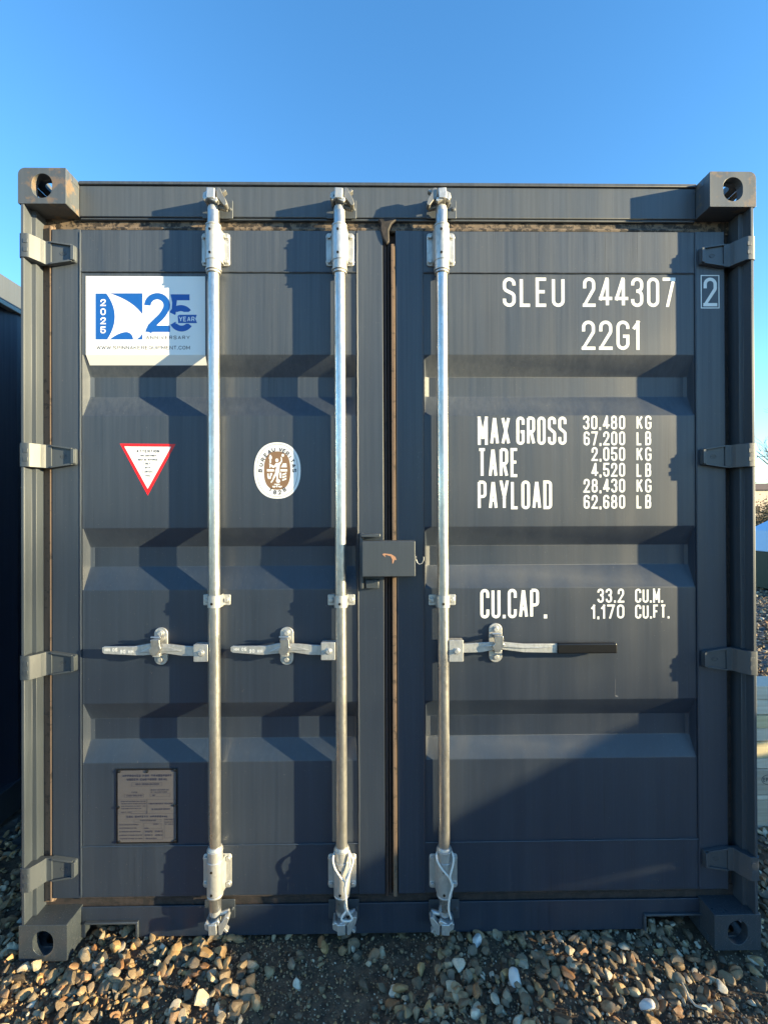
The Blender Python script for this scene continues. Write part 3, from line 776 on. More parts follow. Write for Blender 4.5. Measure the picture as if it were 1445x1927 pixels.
def rod(u, d, label, hook):
    x, _ = at(u, 1000, YRD - .010)
    zr1 = at(u, 500, YRD)[1]; zr0 = at(u, 1606, YRD)[1]
    r = MB(); ring(r, x, zr0 - .10, zr1 + .10, RR, 32)
    zc1 = at(u, 388, YRD)[1]; zc0 = at(u, 1722, YRD)[1]
    r.tube([(x, YRD, zr1 + .10), (x, YRD, zr1 + .125), (x, YRD, zc1 - .02)], [.0235, .020, .0195], 24)
    r.tube([(x, YRD, zr0 - .10), (x, YRD, zr0 - .125), (x, YRD, zc0 + .02)], [.0235, .020, .0195], 24)
    ro = r.build('locking_rod', M_ROD, d, bevel=0)
    ro['label'] = label
    # cams
    for z, s, v in ((zc1, 1, 0), (zc0, -1, 1)):
        a = MB(); b = MB(); cam_head(a, b, x, z, s, hook)
        a.build('cam', M_CASTG, d, bevel=.0022); b.build('cam_hook', M_OLDG if s > 0 else M_CASTG, d, bevel=.0025)
    # bearing brackets
    for top in (1, 0):
        z1 = at(u, 437 if top else 1609, .055)[1]; z0 = at(u, 499 if top else 1673, .055)[1]
        s1 = at(u, 416 if top else 1607, .012)[1]; s0 = at(u, 503 if top else 1696, .012)[1]
        k = MB()
        k.prism(rrect(x - .0475, x + .0475, z0, z1, .009), YP - .0075, YP - .0035)
        n = 14; ro_ = .0265; ri = .0195
        out = [(x + ro_ * math.cos(t * math.pi / n), YRD - ro_ * math.sin(t * math.pi / n) * 1.0) for t in range(n + 1)]
        out = [(x + ro_ + .003, YP - .0078)] + out + [(x - ro_ - .003, YP - .0078)]
        inn = [(x - ri, YP - .0078)] + [(x - ri * math.cos(t * math.pi / n), YRD - ri * math.sin(t * math.pi / n)) for t in range(n + 1)] + [(x + ri, YP - .0078)]
        k.extr_z(out + inn, z0 + .002, z1 - .002)
        for zz in ((s0, s1) if top else (s0, s1)):
            pass
        k.tube([(x, YRD, s0), (x, YRD, s1)], .0245, 24)
        k.tube([(x, YRD, s0), (x, YRD, s0 + .006)], .0262, 24); k.tube([(x, YRD, s1 - .006), (x, YRD, s1)], .0262, 24)
        zb0 = s0 - .009 if top else s1
        k.tube([(x, YRD, zb0), (x, YRD, zb0 + .009)], [.0245, .0225] if top else [.0245, .0215], 24)
        for dx in (-.0375, .0375):
            for zz in (z0 + .014, z1 - .014): k.bolt(x + dx, YP - .0075, zz, .0082, .008)
        k.build('rod_bracket', M_CASTG, d, bevel=.0016)
        for zz in ((at(u, 430, .01)[1], at(u, 474, .01)[1]) if top else (at(u, 1643, .01)[1], at(u, 1686, .01)[1])):
            q = MB(); q.tube([(x - .004, YRD - .0268 + .0015, zz), (x - .004, YRD - .0282, zz)], .0042, 10)
            q.build('rivet', M_HOLE, d)
    # mid guide clamp
    zc = at(u, 1132, .03)[1]; k = MB()
    for s in (-1, 1):
        k.prism(rrect(x + s * .0205 if s > 0 else x - .046, x + .046 if s > 0 else x - .0205, zc - .0185, zc + .0185, .004), YP - .0065, YP - .003)
        k.bolt(x + s * .0345, YP - .0065, zc, .0078, .008)
    n = 12; ro_ = .0225; ri = .0196
    out = [(x + ro_ * math.cos(t * math.pi / n), YRD - ro_ * math.sin(t * math.pi / n)) for t in range(n + 1)]
    out = [(x + ro_, YP - .003)] + out + [(x - ro_, YP - .003)]
    inn = [(x - ri, YP - .003)] + [(x - ri * math.cos(t * math.pi / n), YRD - ri * math.sin(t * math.pi / n)) for t in range(n + 1)] + [(x + ri, YP - .003)]
    k.extr_z(out + inn, zc - .021, zc + .021)
    k.build('guide_clamp', M_CASTG, d, bevel=.0014)
    q = MB(); q.tube([(x - .002, YRD - .0215, zc - .006), (x - .002, YRD - .0240, zc - .006)], .0045, 10); q.build('rivet', M_HOLE, d)
    # cam keeper on header / sill
    for z, s, yk in ((zc1, 1, .070), (zc0, -1, .075)):
        k = MB(); k.prism(rrect(x - .048, x + .056, min(z - s * .022, z + s * .042), max(z - s * .022, z + s * .042), .004), yk - .0045, yk - .0005)
        k.box(x - .030, x + .034, yk - .020, yk - .0046, z + s * .022 - .004, z + s * .022 + .004)
        k.bolt(x + .045, yk - .0045, z + s * .01, .006, .005)
        k.build('cam_keeper', M_FRAME, box_c, bevel=.0015)
    return x
x1 = rod(399.0 + 2.3, dL, 'locking rod nearest the left hinges', 1)
x2 = rod(638.0 + 2.3, dL, 'locking rod beside the lock box', 1)
x3 = rod(831.5 + 2.3, dR, 'locking rod on the right leaf', -1)

def handle(d, hub, pts, body_pts, tip, plate, grip=None, mark=None):
    """hub: (u0, u1, v0, v1); pts: outline of the bar in the photograph; plate: retainer centre u and v range"""
    h = MB()
    y0 = .030
    a = at(hub[0], hub[3], .020); b = at(hub[1], hub[2], .020)
    h.prism(rrect(a[0], b[0], a[1], b[1], .003), .020, .052)
    h.bolt((a[0] + b[0]) / 2 + .001, .020, (a[1] + b[1]) / 2, .0085, .008)
    P = [at(u, v, y0) for u, v in pts]
    h.prism(P, y0, y0 + .008)
    # pressed ridge along the middle of the bar
    Q = [at(u, v, y0) for u, v in body_pts]
    h.prism(Q, y0 - .005, y0 - .0002)
    h.build('door_handle', M_CASTG, d, bevel=.0018)
    if mark:
        t = MB()
        ptext(t, mark[0], *mark[1], y0 - .0012, 1.1); ptext(t, mark[2], *mark[3], y0 - .0012, 1.1)
        t.build('embossed_mark', M_LETTER, d, smooth=False)
    if grip:
        g = MB(); a = at(grip[0], grip[3], y0); b = at(grip[1], grip[2], y0)
        g.prism(rrect(a[0], b[0], a[1], b[1], .006), y0 - .006, y0 + .013); o = g.build('handle_grip', M_BLACK, d, bevel=.004, seg=3)
        o['label'] = 'black rubber grip on the long handle'
    # retainer plate, bolts, hasp
    u, v0, v1 = plate; yb = YP - .004
    c0 = at(u, v1, yb); c1 = at(u, v0, yb); cx = (c0[0] + c1[0]) / 2
    k = MB(); k.prism(rrect(cx - .0225, cx + .0225, c0[1], c1[1], .021, 6), yb - .003, YP - .0008)
    k.bolt(cx, yb - .003, c1[1] - .019, .0088, .009); k.bolt(cx, yb - .003, c0[1] + .019, .0088, .009)
    zm = (c0[1] + c1[1]) / 2
    k.box(cx - .012, cx + .012, .022, YP - .0072, zm - .026, zm - .014)
    k.build('handle_retainer', M_CASTG, d, bevel=.002)
    k = MB(); sgn = -1 if not grip else 1
    k.prism(fillet([(cx - .015, zm + .034, .003), (cx + .015, zm + .034, .003), (cx + .016, zm + .010, .004), (cx + .020, zm + .006, .004), (cx + .004, zm - .020, .010), (cx - .014, zm - .018, .010), (cx - .020, zm + .000, .006), (cx - .012, zm + .010, .004)], True, 3), .014, .022)
    k.box(cx - .012, cx + .012, .022, YP - .0072, zm + .022, zm + .033)
    k.tube([(cx - .020, .030, zm + .038), (cx + .014, .030, zm + .038)], .0035, 8)
    k.build('hasp', M_ROD, d, bevel=.002)
handle(dL, (364, 391, 1213, 1246), [(192, 1219), (196, 1217), (252, 1217), (285, 1211), (320, 1213), (345, 1216), (366, 1217), (366, 1235), (345, 1235), (310, 1230), (270, 1234), (256, 1234), (196, 1231), (192, 1228)],
       [(262, 1228), (286, 1216), (318, 1217), (342, 1225), (318, 1226), (286, 1227)], None, (303.5, 1181, 1251),
       mark=('HH 05', (197, 221, 1220, 1226.5), '90 HH', (226, 251, 1223, 1230)))
handle(dL, (604, 631, 1209, 1243), [(434, 1218), (438, 1216), (500, 1216), (524, 1211), (560, 1212), (585, 1214), (606, 1215), (606, 1233), (585, 1233), (550, 1228), (505, 1232), (494, 1233), (438, 1229), (434, 1226)],
       [(506, 1227), (528, 1215), (556, 1216), (582, 1223), (556, 1224), (528, 1225)], None, (540, 1180, 1251),
       mark=('HH 05', (440, 464, 1219, 1225.5), '90 HH', (469, 494, 1222, 1229)))
handle(dR, (845, 872, 1205, 1246), [(870, 1212), (900, 1210), (940, 1208), (985, 1212), (1052, 1212), (1052, 1229), (985, 1228), (940, 1222), (905, 1228), (870, 1229)],
       [(905, 1216), (940, 1211), (985, 1217), (1040, 1218), (985, 1220), (940, 1217)], None, (932, 1173, 1246), grip=(1048, 1160, 1210, 1230))

# lock box -------------------------------------------------------------
a = at(681, 1086, -.008); b = at(781.5, 1018, -.008)
mb = MB(); mb.prism(rrect(a[0], b[0], a[1], b[1], .003), -.008, .052)
mb.box(b[0] - .0005, b[0] + .006, .02, .03, (a[1] + b[1]) / 2 - .008, (a[1] + b[1]) / 2 + .008)
lb = mb.build('lock_box', M_FRAME, dR, bevel=.005, seg=3); lb['label'] = 'dark steel lock box with a rusty scratch'
mb = MB(); P = [at(u, v, -.0088) for u, v in ((719, 1043), (723, 1041.5), (736, 1043), (744, 1048), (746, 1054), (742, 1053.5), (740, 1060), (738, 1061), (738, 1053), (735, 1047), (727, 1044.5), (724, 1045), (726, 1049), (723, 1047))]
poly(mb, P, -.0088); mb.build('rust_scratch', mat('bare_rust', (.42, .22, .13), .8), dR, smooth=False)
mb = MB()
p0 = at(678, 1108, .045); p1 = at(684, 1003, .045)
mb.box(p0[0], p1[0], .035, YS - .0005, p0[1], p1[1])
p0 = at(679, 1011, .04); p1 = at(716, 1004, .04); mb.box(p0[0], p1[0], .015, YS - .0005, p0[1], p1[1])
p0 = at(688, 1108, .045); p1 = at(713, 1091, .045); mb.box(p0[0], p1[0], .040, YS - .0005, p0[1], p1[1])
mb.build('lock_box_bracket', M_HINGE, dL, bevel=.003)
h = [at(u, v, .02) for u, v in ((783, 1053), (785, 1059), (789, 1062), (794, 1060), (797, 1054), (797, 1048))]
mb = MB(); mb.tube([(p[0], .02, p[1]) for p in h], .0016, 8); mb.build('lock_wire', M_CASTG, dR)

# lettering --------------------------------------------------------------
YT = YP - .00030
def letters(rows_, y, par, sw_default, name='lettering', m=M_LETTER, label=None):
    for r in rows_:
        mb = MB()
        ptext(mb, r[0], r[1], r[2], r[3], r[4], y, r[5] if len(r) > 5 else sw_default, **(r[6] if len(r) > 6 else {}))
        o = mb.build(name, m, par, smooth=False)
        if label: o['label'] = 'white painted lettering ' + r[0]
    return o
letters([('SLEU', 946, 1062, 522, 577), ('244307', 1097, 1270, 522, 577)], YT, dR, 6.2, label='white code SLEU 244307', m=M_LETTER)
letters([('22G1', 1095, 1203, 603, 658)], YT, dR, 6.2, label='white size code 22G1')
letters([('2', 1324, 1348.5, 522, 576)], YS - .0003, dR, 6.2, label='white check digit 2 in a box')
mb = MB(); a = at(1319.5, 579, YS - .0003); b = at(1352.5, 518, YS - .0003)
ribbon(mb, [(a[0], a[1]), (b[0], a[1]), (b[0], b[1]), (a[0], b[1])], .0032, YS - .0003, True); mb.build('digit_frame', M_LETTER, dR, smooth=False)
tall = [('MAX', 899, 959.5, 783.7, 837, 5.6, dict(gap=.40)), ('GROSS', 971.5, 1065.7, 783.7, 837, 5.6, dict(gap=.40)), ('TARE', 899, 975.5, 843, 898, 5.6, dict(gap=.4)), ('PAYLOAD', 899, 1038.5, 904, 958.6, 5.6, dict(gap=.4))]
letters(tall, YT, dR, 6.3, label='white words MAX GROSS, TARE, PAYLOAD')
num = []
for s, u0, va in (('30,480', 1097, 781.7), ('67,200', 1098, 811.6), ('2,050', 1113, 841), ('4,520', 1113, 870.8), ('28,430', 1098, 900.7), ('62,680', 1098, 931)):
    num.append((s, u0, 1176, va, va + 26.4, 3.7, dict(gap=.42)))
for i, s in enumerate(('K G', 'L B') * 3):
    va = 781.7 + i * 29.75; num.append((s, 1197.5, 1225.5, va, va + 26.4, 3.7, dict(gap=.2, space=.12 if s[0] == 'K' else .3)))
letters(num, YT, dR, 4.3, label='white weight figures in kilograms and pounds')
letters([('CU.CAP', 903.7, 1014, 1108, 1164, 5.7, dict(gap=.36)), ('.', 1023, 1029.5, 1108, 1164, 6.5), ('33.2', 1124, 1174, 1107.6, 1134.5, 3.7), ('1,170', 1113, 1174.5, 1137.6, 1164.5, 3.7),
         ('CU.M.', 1195, 1247.5, 1107.6, 1134.5, 3.7, dict(gap=.3)), ('CU.FT.', 1195, 1259.5, 1137.6, 1164.5, 3.7, dict(gap=.3))], YT, dR, 4.3, label='white cubic capacity lettering')
# worn chinese-like paint marks left out: only a faint scuff
mb = MB()
for u, v in ((786, 851), (789, 850), (792, 852), (787, 862), (789, 868), (791, 866), (785, 874), (791, 880), (789, 892), (793, 894), (788, 897), (794, 889)):
    a = at(u, v, YS - .0008); ribbon(mb, [(a[0], a[1]), (a[0] + random.uniform(-.004, .004), a[1] + random.uniform(-.009, .009))], .0009, YS - .0008)
a = at(1158, 1278, YT - .0002); b = at(1157, 1308, YT - .0002); ribbon(mb, [b, a], .0008, YT - .0002)
a = at(1160, 1311, YT); poly(mb, [(a[0] - .006, a[1] + .005), (a[0] - .003, a[1] - .001), (a[0] + .006, a[1] - .001), (a[0] + .003, a[1] + .003)], YT - .0003)
rs = random.Random(3)
for _ in range(46):
    u_, v_2 = rs.choice(((rs.uniform(160, 660), rs.uniform(790, 985)), (rs.uniform(805, 1300), rs.uniform(1110, 1310)), (rs.uniform(160, 660), rs.uniform(1440, 1570)), (rs.uniform(160, 660), rs.uniform(1120, 1310)), (rs.uniform(880, 1300), rs.uniform(670, 672))))
    a = at(u_, v_2, YT); l_ = rs.uniform(.001, .006); t_ = rs.uniform(0, 3.1); 
    if v_2 < 680: continue
    ribbon(mb, [(a[0], a[1]), (a[0] + l_ * math.cos(t_), a[1] + l_ * math.sin(t_))], rs.uniform(.0006, .0014), YT - .00005)
mb.build('scuff', mat('scuff_grey', (.14, .14, .15), .7), dR, smooth=False)['kind'] = 'stuff'

# anniversary sticker ------------------------------------------------------
SX, SZ0, SC = 150.0, 505.0, 5.78
YQ = YP - .0004
def sk(px, py): return at(SX + px / SC, SZ0 + py / SC, YQ)
wx0, wz1 = at(161.5, 519, YQ); wx1, _ = at(386, 519, YQ); zcr = at(270, 667.5, YQ)[1]; ze = at(270, 687, YP + .014)[1]
mb = MB(); mb.add([(wx0, YQ, zcr), (wx1, YQ, zcr), (wx1, YQ, wz1), (wx0, YQ, wz1), (wx0 + .003, YP + .0165, zcr - .0305), (wx1, YP + .0165, zcr - .0305)], [(0, 1, 2, 3), (4, 5, 1, 0)])
st = mb.build('sticker', M_WHITE, box_c, smooth=False); st['label'] = 'white anniversary sticker with blue sail logo'
mb = MB(); Y1 = YQ - .00015
def arc(cx, cy, rx, ry, a0, a1, n=14): return [(cx + rx * math.cos(math.radians(a0 + (a1 - a0) * i / n)), cy - ry * math.sin(math.radians(a0 + (a1 - a0) * i / n))) for i in range(n + 1)]
def bez(p0, p1, p2, n=12): return [((1 - t) ** 2 * p0[0] + 2 * t * (1 - t) * p1[0] + t * t * p2[0], (1 - t) ** 2 * p0[1] + 2 * t * (1 - t) * p1[1] + t * t * p2[1]) for t in [i / n for i in range(n + 1)]]
poly(mb, [sk(*p) for p in [(172, 270), (290, 270)] + bez((290, 270), (470, 510), (300, 772))[1:] + [(172, 772)]], Y1)
poly(mb, [sk(*p) for p in [(325, 268), (683, 268), (683, 500)] + bez((683, 500), (580, 350), (325, 268))[1:-1]], Y1)
poly(mb, [sk(*p) for p in [(325, 772)] + bez((325, 772), (430, 690), (510, 690))[1:] + bez((510, 690), (575, 700), (583, 772))[1:]], Y1)
poly(mb, [sk(*p) for p in [(615, 772), (655, 745), (683, 705), (683, 772)]], Y1)
two = arc(843, 405, 107, 107, 180, -38, 22) + [(800, 600), (757, 655)] 
ribbon(mb, [sk(*p) for p in arc(843, 400, 105, 100, 180, -30, 20) + bez((934, 450), (905, 510), (850, 556))[1:] + [(775, 630), (748, 690)]], 70 / SC / FPX * 1.64, Y1 - .00005)
poly(mb, [sk(*p) for p in ((712, 690), (982, 690), (982, 620), (770, 620))], Y1 - .00010)
# the five
poly(mb, [sk(*p) for p in ((988, 280), (1195, 280), (1195, 345), (1058, 345), (1048, 424), (1000, 452), (1006, 370))], Y1 - .00003)
ribbon(mb, [sk(*p) for p in arc(1100, 522, 98, 92, 160, 32, 14)], 66 / SC / FPX * 1.64, Y1 - .00005)
ribbon(mb, [sk(*p) for p in arc(1108, 545, 104, 108, 207, 325, 14)], 64 / SC / FPX * 1.64, Y1 - .00014)
mb.build('sticker_print', M_BLUE, st, smooth=False)
mb = MB(); poly(mb, [sk(*p) for p in ((1046, 472), (1290, 472), (1290, 600), (1046, 600))], Y1 - .00022); mb.build('banner_gap', M_WHITE, st, smooth=False)
mb = MB(); poly(mb, [sk(*p) for p in [(1090, 503), (1275, 503), (1258, 548), (1278, 594), (1072, 594), (1066, 520), (1072, 508)]], Y1 - .00034); mb.build('banner', M_BLUE, st, smooth=False)
mb = MB(); ptext(mb, 'YEAR', 337, 366.5, 595.5, 604.5, Y1 - .00045, 1.45, gap=.3); mb.build('sticker_white_text', M_WHITE, st, smooth=False); mb = MB()
for i, c in enumerate('2025'): ptext(mb, c, 189, 199, 562.5 + i * 17.1, 575.5 + i * 17.1, Y1 - .0002, 2.3)
mb.build('sticker_white_text', M_WHITE, st, smooth=False)
mb = MB(); ptext(mb, 'ANNIVERSARY', 275, 357, 631.5, 638, Y1, 1.0, gap=.45); mb.build('sticker_dark_text', M_INK, st, smooth=False); mb = MB(); ptext(mb, 'WWW.SPINNAKEREQUIPMENT.COM', 181.5, 357.5, 650.5, 657.2, Y1, 1.0, gap=.28)
mb.build('sticker_dark_text', M_INK, st, smooth=False)

# warning triangle --------------------------------------------------------------
mb = MB(); YW = YP - .0004
P = [at(u, v, YW) for u, v in ((225.5, 834.5), (330.5, 835.5), (278, 932.5))]; poly(mb, P, YW)
tri = mb.build('warning_sticker', M_RED, box_c, smooth=False); tri['label'] = 'white triangular warning sticker with red border'
mb = MB(); P = [at(u, v, YW) for u, v in ((234, 840), (322, 840.7), (278, 920))]; poly(mb, P, YW - .0002); mb.build('sticker_field', M_WHITE, tri, smooth=False)
mb = MB(); Y2 = YW - .0004
for s, u0, u1, va, hh, sw in (('ATTENTION', 257, 300, 846, 5.6, 1.1), ('THIS CONTAINER', 263, 293.5, 855.5, 3.6, .6), ('MUST BE REPAIRED', 260, 296, 863, 3.8, .6), ('ONLY', 273, 283, 870.6, 3.4, .6), ('WITH', 273, 283, 878.2, 3.4, .6), ('CORTEN', 271, 285.5, 885.6, 3.6, .6), ('STEEL', 272.5, 283.5, 893.3, 3.4, .6)):
    ptext(mb, s, u0, u1, va, va + hh, Y2, sw, gap=.4)
for (u0, u1, va, vb) in ((270, 286.5, 869.3, 875.6), (268.5, 287.5, 884, 890.5)):
    a = at(u0, vb, Y2); b = at(u1, va, Y2); ribbon(mb, [(a[0], a[1]), (b[0], a[1]), (b[0], b[1]), (a[0], b[1])], .0008, Y2, True)
mb.build('sticker_text', M_INK, tri, smooth=False)

# oval inspection emblem ------------------------------------------------------------
EX, EZ, ES = 465.0, 820.0, 12.565
def ek(px, py): return at(EX + px / ES, EZ + py / ES, YQ)
def oval(cx, cy, rx, ry, n=48, p=2.25):
    out = []
    for i in range(n):
        t = 2 * math.pi * i / n; c, s = math.cos(t), math.sin(t)
        out.append(ek(cx + rx * math.copysign(abs(c) ** (2 / p), c), cy - ry * math.copysign(abs(s) ** (2 / p), s)))
    return out
mb = MB(); poly(mb, oval(715, 820, 550, 668), YQ); em = mb.build('emblem_sticker', M_WHITE, box_c, smooth=False); em['label'] = 'white oval inspection sticker with brown centre'
mb = MB(); ribbon(mb, oval(715, 820, 482, 620), .0011, YQ - .00015, True)
def ring_text(s, cx, cy, rx, ry, a0, a1, h, sw, wl):
    n = len(s)
    for i, c in enumerate(s):
        if c == ' ': continue
        t = math.radians(a0 + (a1 - a0) * i / (n - 1))
        up = 1 if a0 > a1 else -1
        px, py = cx + rx * math.cos(t), cy - ry * math.sin(t)
        nx, ny = math.cos(t) * up, math.sin(t) * up * 1.0
        l = math.hypot(nx, ny); nx, ny = nx / l, ny / l
        ox, oz = ek(px, py); gw, st_ = G[c]; u = 1 / ES / FPX * 1.64
        for cl, pts in st_:
            pl = fillet([((p[0] - .5) * wl * u * max(gw, .01), (p[1] - .5) * h * u, (p[2] if len(p) > 2 else 0) * wl * u * .5) for p in pts], bool(cl), 3)
            pl = [(ox + q[0] * ny + q[1] * nx, oz - q[0] * nx + q[1] * ny) for q in pl]
            ribbon(mb, pl, sw * u, YQ - .0002 - .00004 * (i % 2), bool(cl))
ring_text('BUREAU', 715, 860, 405, 545, 176, 103, 78, 22, 62)
ring_text('VERITAS', 715, 860, 405, 545, 79, 4, 78, 22, 62)
ring_text('1828', 715, 800, 330, 545, 240, 300, 80, 22, 52)
mb.build('emblem_text', M_INK, em, smooth=False)
mb = MB(); poly(mb, oval(712, 822, 312, 455, p=2.6), YQ - .0002); mb.build('emblem_field', M_BROWN, em, smooth=False)
mb = MB(); k = [0]
def ep(*pts):
    k[0] += 1; poly(mb, [ek(*p) for p in pts], YQ - .0003 - .00001 * k[0])
def circ(cx, cy, r, ry=None): ep(*[(cx + r * math.cos(i * math.pi / 8), cy + (ry or r) * math.sin(i * math.pi / 8)) for i in range(16)])
circ(705, 580, 38, 45); circ(845, 462, 34); circ(735, 1070, 50, 45)
ep((670, 650), (745, 640), (775, 700), (765, 780), (770, 850), (735, 890), (665, 880), (660, 820), (690, 760), (665, 690))
ep((745, 640), (800, 600), (800, 540), (790, 490), (825, 520), (832, 600), (785, 680), (760, 700))
ep((675, 660), (630, 710), (560, 670), (520, 650), (530, 690), (600, 755), (640, 755), (690, 710))
ep((665, 870), (720, 890), (650, 1000), (600, 1090), (570, 1120), (555, 1090), (590, 1050), (620, 960))
ep((690, 890), (750, 880), (735, 960), (735, 1030), (700, 1080), (680, 1075), (700, 1000), (690, 940))
ep((515, 530), (530, 470), (552, 440), (585, 490), (590, 530), (565, 570), (530, 565)); ep((525, 580), (575, 580), (565, 650), (535, 640)); ep((530, 700), (555, 700), (555, 760), (530, 760))
ep((470, 790), (635, 790), (635, 845), (470, 845)); ep((790, 790), (950, 790), (950, 845), (790, 845))
ep((800, 745), (850, 650), (930, 650), (940, 745)); ep((480, 890), (510, 890), (515, 960), (540, 970), (545, 880), (600, 880), (595, 930), (570, 950), (560, 1020), (500, 1020), (480, 970))
ep((770, 870), (812, 870), (812, 1000), (770, 1000)); 
for q in range(3): ep((830, 900 + q * 65), (930, 865 + q * 65), (930, 905 + q * 65), (830, 940 + q * 65))
ep((640, 1135), (775, 1135), (775, 1158), (640, 1158)); ep((695, 1158), (722, 1158), (722, 1220), (695, 1220)); ep((590, 1185), (690, 1185), (660, 1222), (610, 1222)); ep((730, 1185), (835, 1185), (810, 1222), (755, 1222))
mb.build('emblem_figure', M_WHITE, em, smooth=False)

# approval plate ------------------------------------------------------------------------
PX, PZ, PS = 205.0, 1435.0, 10.32; YA = YP - .004
def pk(px, py): return at(PX + px / PS, PZ + py / PS, YA)
a = pk(140, 1590); b = pk(1325, 118)
mb = MB(); mb.prism([(a[0], a[1]), (b[0], a[1]), (b[0], b[1]), (a[0], b[1])], YA + .0008, YP - .0002)
pl = mb.build('data_plate', M_BLACK, box_c, bevel=.001); pl['label'] = 'grey metal approval plate with small print and seven rivets'
a = pk(175, 1555); b = pk(1300, 150)
mb = MB(); mb.box(a[0], b[0], YA - .0006, YA + .0006, a[1], b[1]); mb.build('plate_face', M_PLATE, pl)
mb = MB(); Y3 = YA - .0012
def pt(s, x0, x1, y0, y1, sw): ptext(mb, s, PX + x0 / PS, PX + x1 / PS, PZ + y0 / PS, PZ + y1 / PS, Y3, sw / PS, gap=.4)
def pr(x0, x1, y0, y1, wd=.0007):
    p, q = pk(x0, y1), pk(x1, y0); ribbon(mb, [(p[0], p[1]), (q[0], p[1]), (q[0], q[1]), (p[0], q[1])], wd, Y3 - .0002, True)
pt('APPROVED FOR TRANSPORT', 265, 1225, 232, 288, 13); pt('UNDER CUSTOMS SEAL', 350, 1140, 305, 360, 13); pr(448, 1035, 388, 462)
pt('GB/C 36658 BV/2003', 520, 975, 405, 445, 8); pt('TYPE', 435, 555, 572, 600, 8); pr(310, 680, 615, 680); pt('CX22-10SLE/01', 345, 650, 632, 665, 8)
pt('MANUFACTURER NO.', 815, 1175, 520, 552, 7); pt('OF THE CONTAINER', 815, 1130, 566, 594, 7); pr(805, 1190, 605, 662); pt('SMT', 845, 905, 628, 655, 7)
pr(185, 1300, 715, 1000); pr(744, 746, 715, 1000, .0006)
pt('SPINNAKER EQUIPMENT SERVICES INC', 235, 715, 748, 775, 6); pt('351 MONTGOMERY STREET SUITE 400', 240, 720, 792, 818, 6); pt('SAN FRANCISCO CA 94111 - USA', 245, 715, 840, 866, 6); pt('WWW.SPINNAKEREQUIPMENT.COM', 245, 630, 888, 910, 6); pt('UNIT NO', 245, 425, 958, 984, 6); pr(445, 740, 945, 990)
pt('TIMBER COMPONENT TREATMENT', 770, 1245, 785, 820, 7); pt('IM TAILLEUR 40XX/X', 830, 1185, 890, 930, 7)
pt('CSC SAFETY APPROVAL', 345, 1150, 1030, 1082, 13); pr(495, 1020, 1105, 1160); pt('F/BV/17309/03', 610, 915, 1118, 1146, 7)
for i, s in enumerate(('DATE MANUFACTURED', 'IDENTIFICATION NO.', 'MAXIMUM OPERATING GROSS MASS', 'ALLOWABLE STACKING LOAD 1.8G', 'TRANSVERSE RACKING TEST FORCE')):
    pt(s, 205, (575, 545, 615, 645, 655)[i], 1200 + i * 68, 1228 + i * 68, 6)
pr(675, 1025, 1180, 1290); pr(675, 1050, 1320, 1505); pt('2024', 870, 965, 1190, 1215, 7); pt('SLEU', 695, 770, 1270, 1294, 7)
pt('30480 KG', 700, 850, 1330, 1365, 6); pt('67200 LB', 900, 1040, 1330, 1360, 6); pt('192000 KG', 700, 850, 1400, 1430, 6); pt('423280 LB', 900, 1040, 1400, 1430, 6); pt('15240 KG/150KN', 720, 930, 1468, 1495, 6)
pr(1085, 1275, 1090, 1465); pt('FIRST MAINT', 1090, 1260, 1105, 1130, 6); pt('EXAM DATE', 1090, 1255, 1150, 1175, 6); pt('OF ISSUE', 1090, 1255, 1192, 1216, 6)
mb.build('plate_text', M_INK, pl, smooth=False)
for (px, py) in ((205, 175), (745, 175), (1285, 150), (190, 870), (1280, 830), (205, 1545), (1285, 1520)):
    q = at(PX + px / PS, PZ + py / PS, YA)
    mb = MB(); mb.tube([(q[0], YA + .0005, q[1]), (q[0], YA - .003, q[1]), (q[0], YA - .0045, q[1])], [.0052, .0045, .002], 10)
    mb.build('rivet', M_BLACK, pl)

# ------------------------------------------------------------------ ropes tied round the rods
def rope(name, label, strands):
    root = MB()
    for path in strands:
        P = [Vector(p) for p in path]
        fine = []
        for i in range(len(P) - 1):
            p0 = P[max(i - 1, 0)]; p1 = P[i]; p2 = P[i + 1]; p3 = P[min(i + 2, len(P) - 1)]
            for k_ in range(12):
                t = k_ / 12; fine.append(.5 * ((2 * p1) + (-p0 + p2) * t + (2 * p0 - 5 * p1 + 4 * p2 - p3) * t * t + (-p0 + 3 * p1 - 3 * p2 + p3) * t ** 3))
        fine.append(P[-1]); ph = 0
        tr = ([], [], [])
        for i, p in enumerate(fine):
            t = (fine[min(i + 1, len(fine) - 1)] - fine[max(i - 1, 0)]).normalized()
            a_ = Vector((0, 1, 0)); a_ = (a_ - t * a_.dot(t)).normalized(); b_2 = t.cross(a_)
            if i: ph += (p - fine[i - 1]).length / .0125 * 2 * math.pi
            for j in range(3):
                q = ph + j * 2.094; tr[j].append(p + (a_ * math.cos(q) + b_2 * math.sin(q)) * .0017)
        for j in range(3): root.tube(tr[j], .0019, 6)
    o = root.build(name, M_ROPE, None)
    return tag(o, label, 'rope', 'ropes tied to the locking rods')
def rp(u, v, y, du=0): a = at(u + du, v, y); return (a[0], y, a[1])
Z6 = lambda px, py, y: rp(600 + px / 10.71, 1580 + py / 10.71, y)
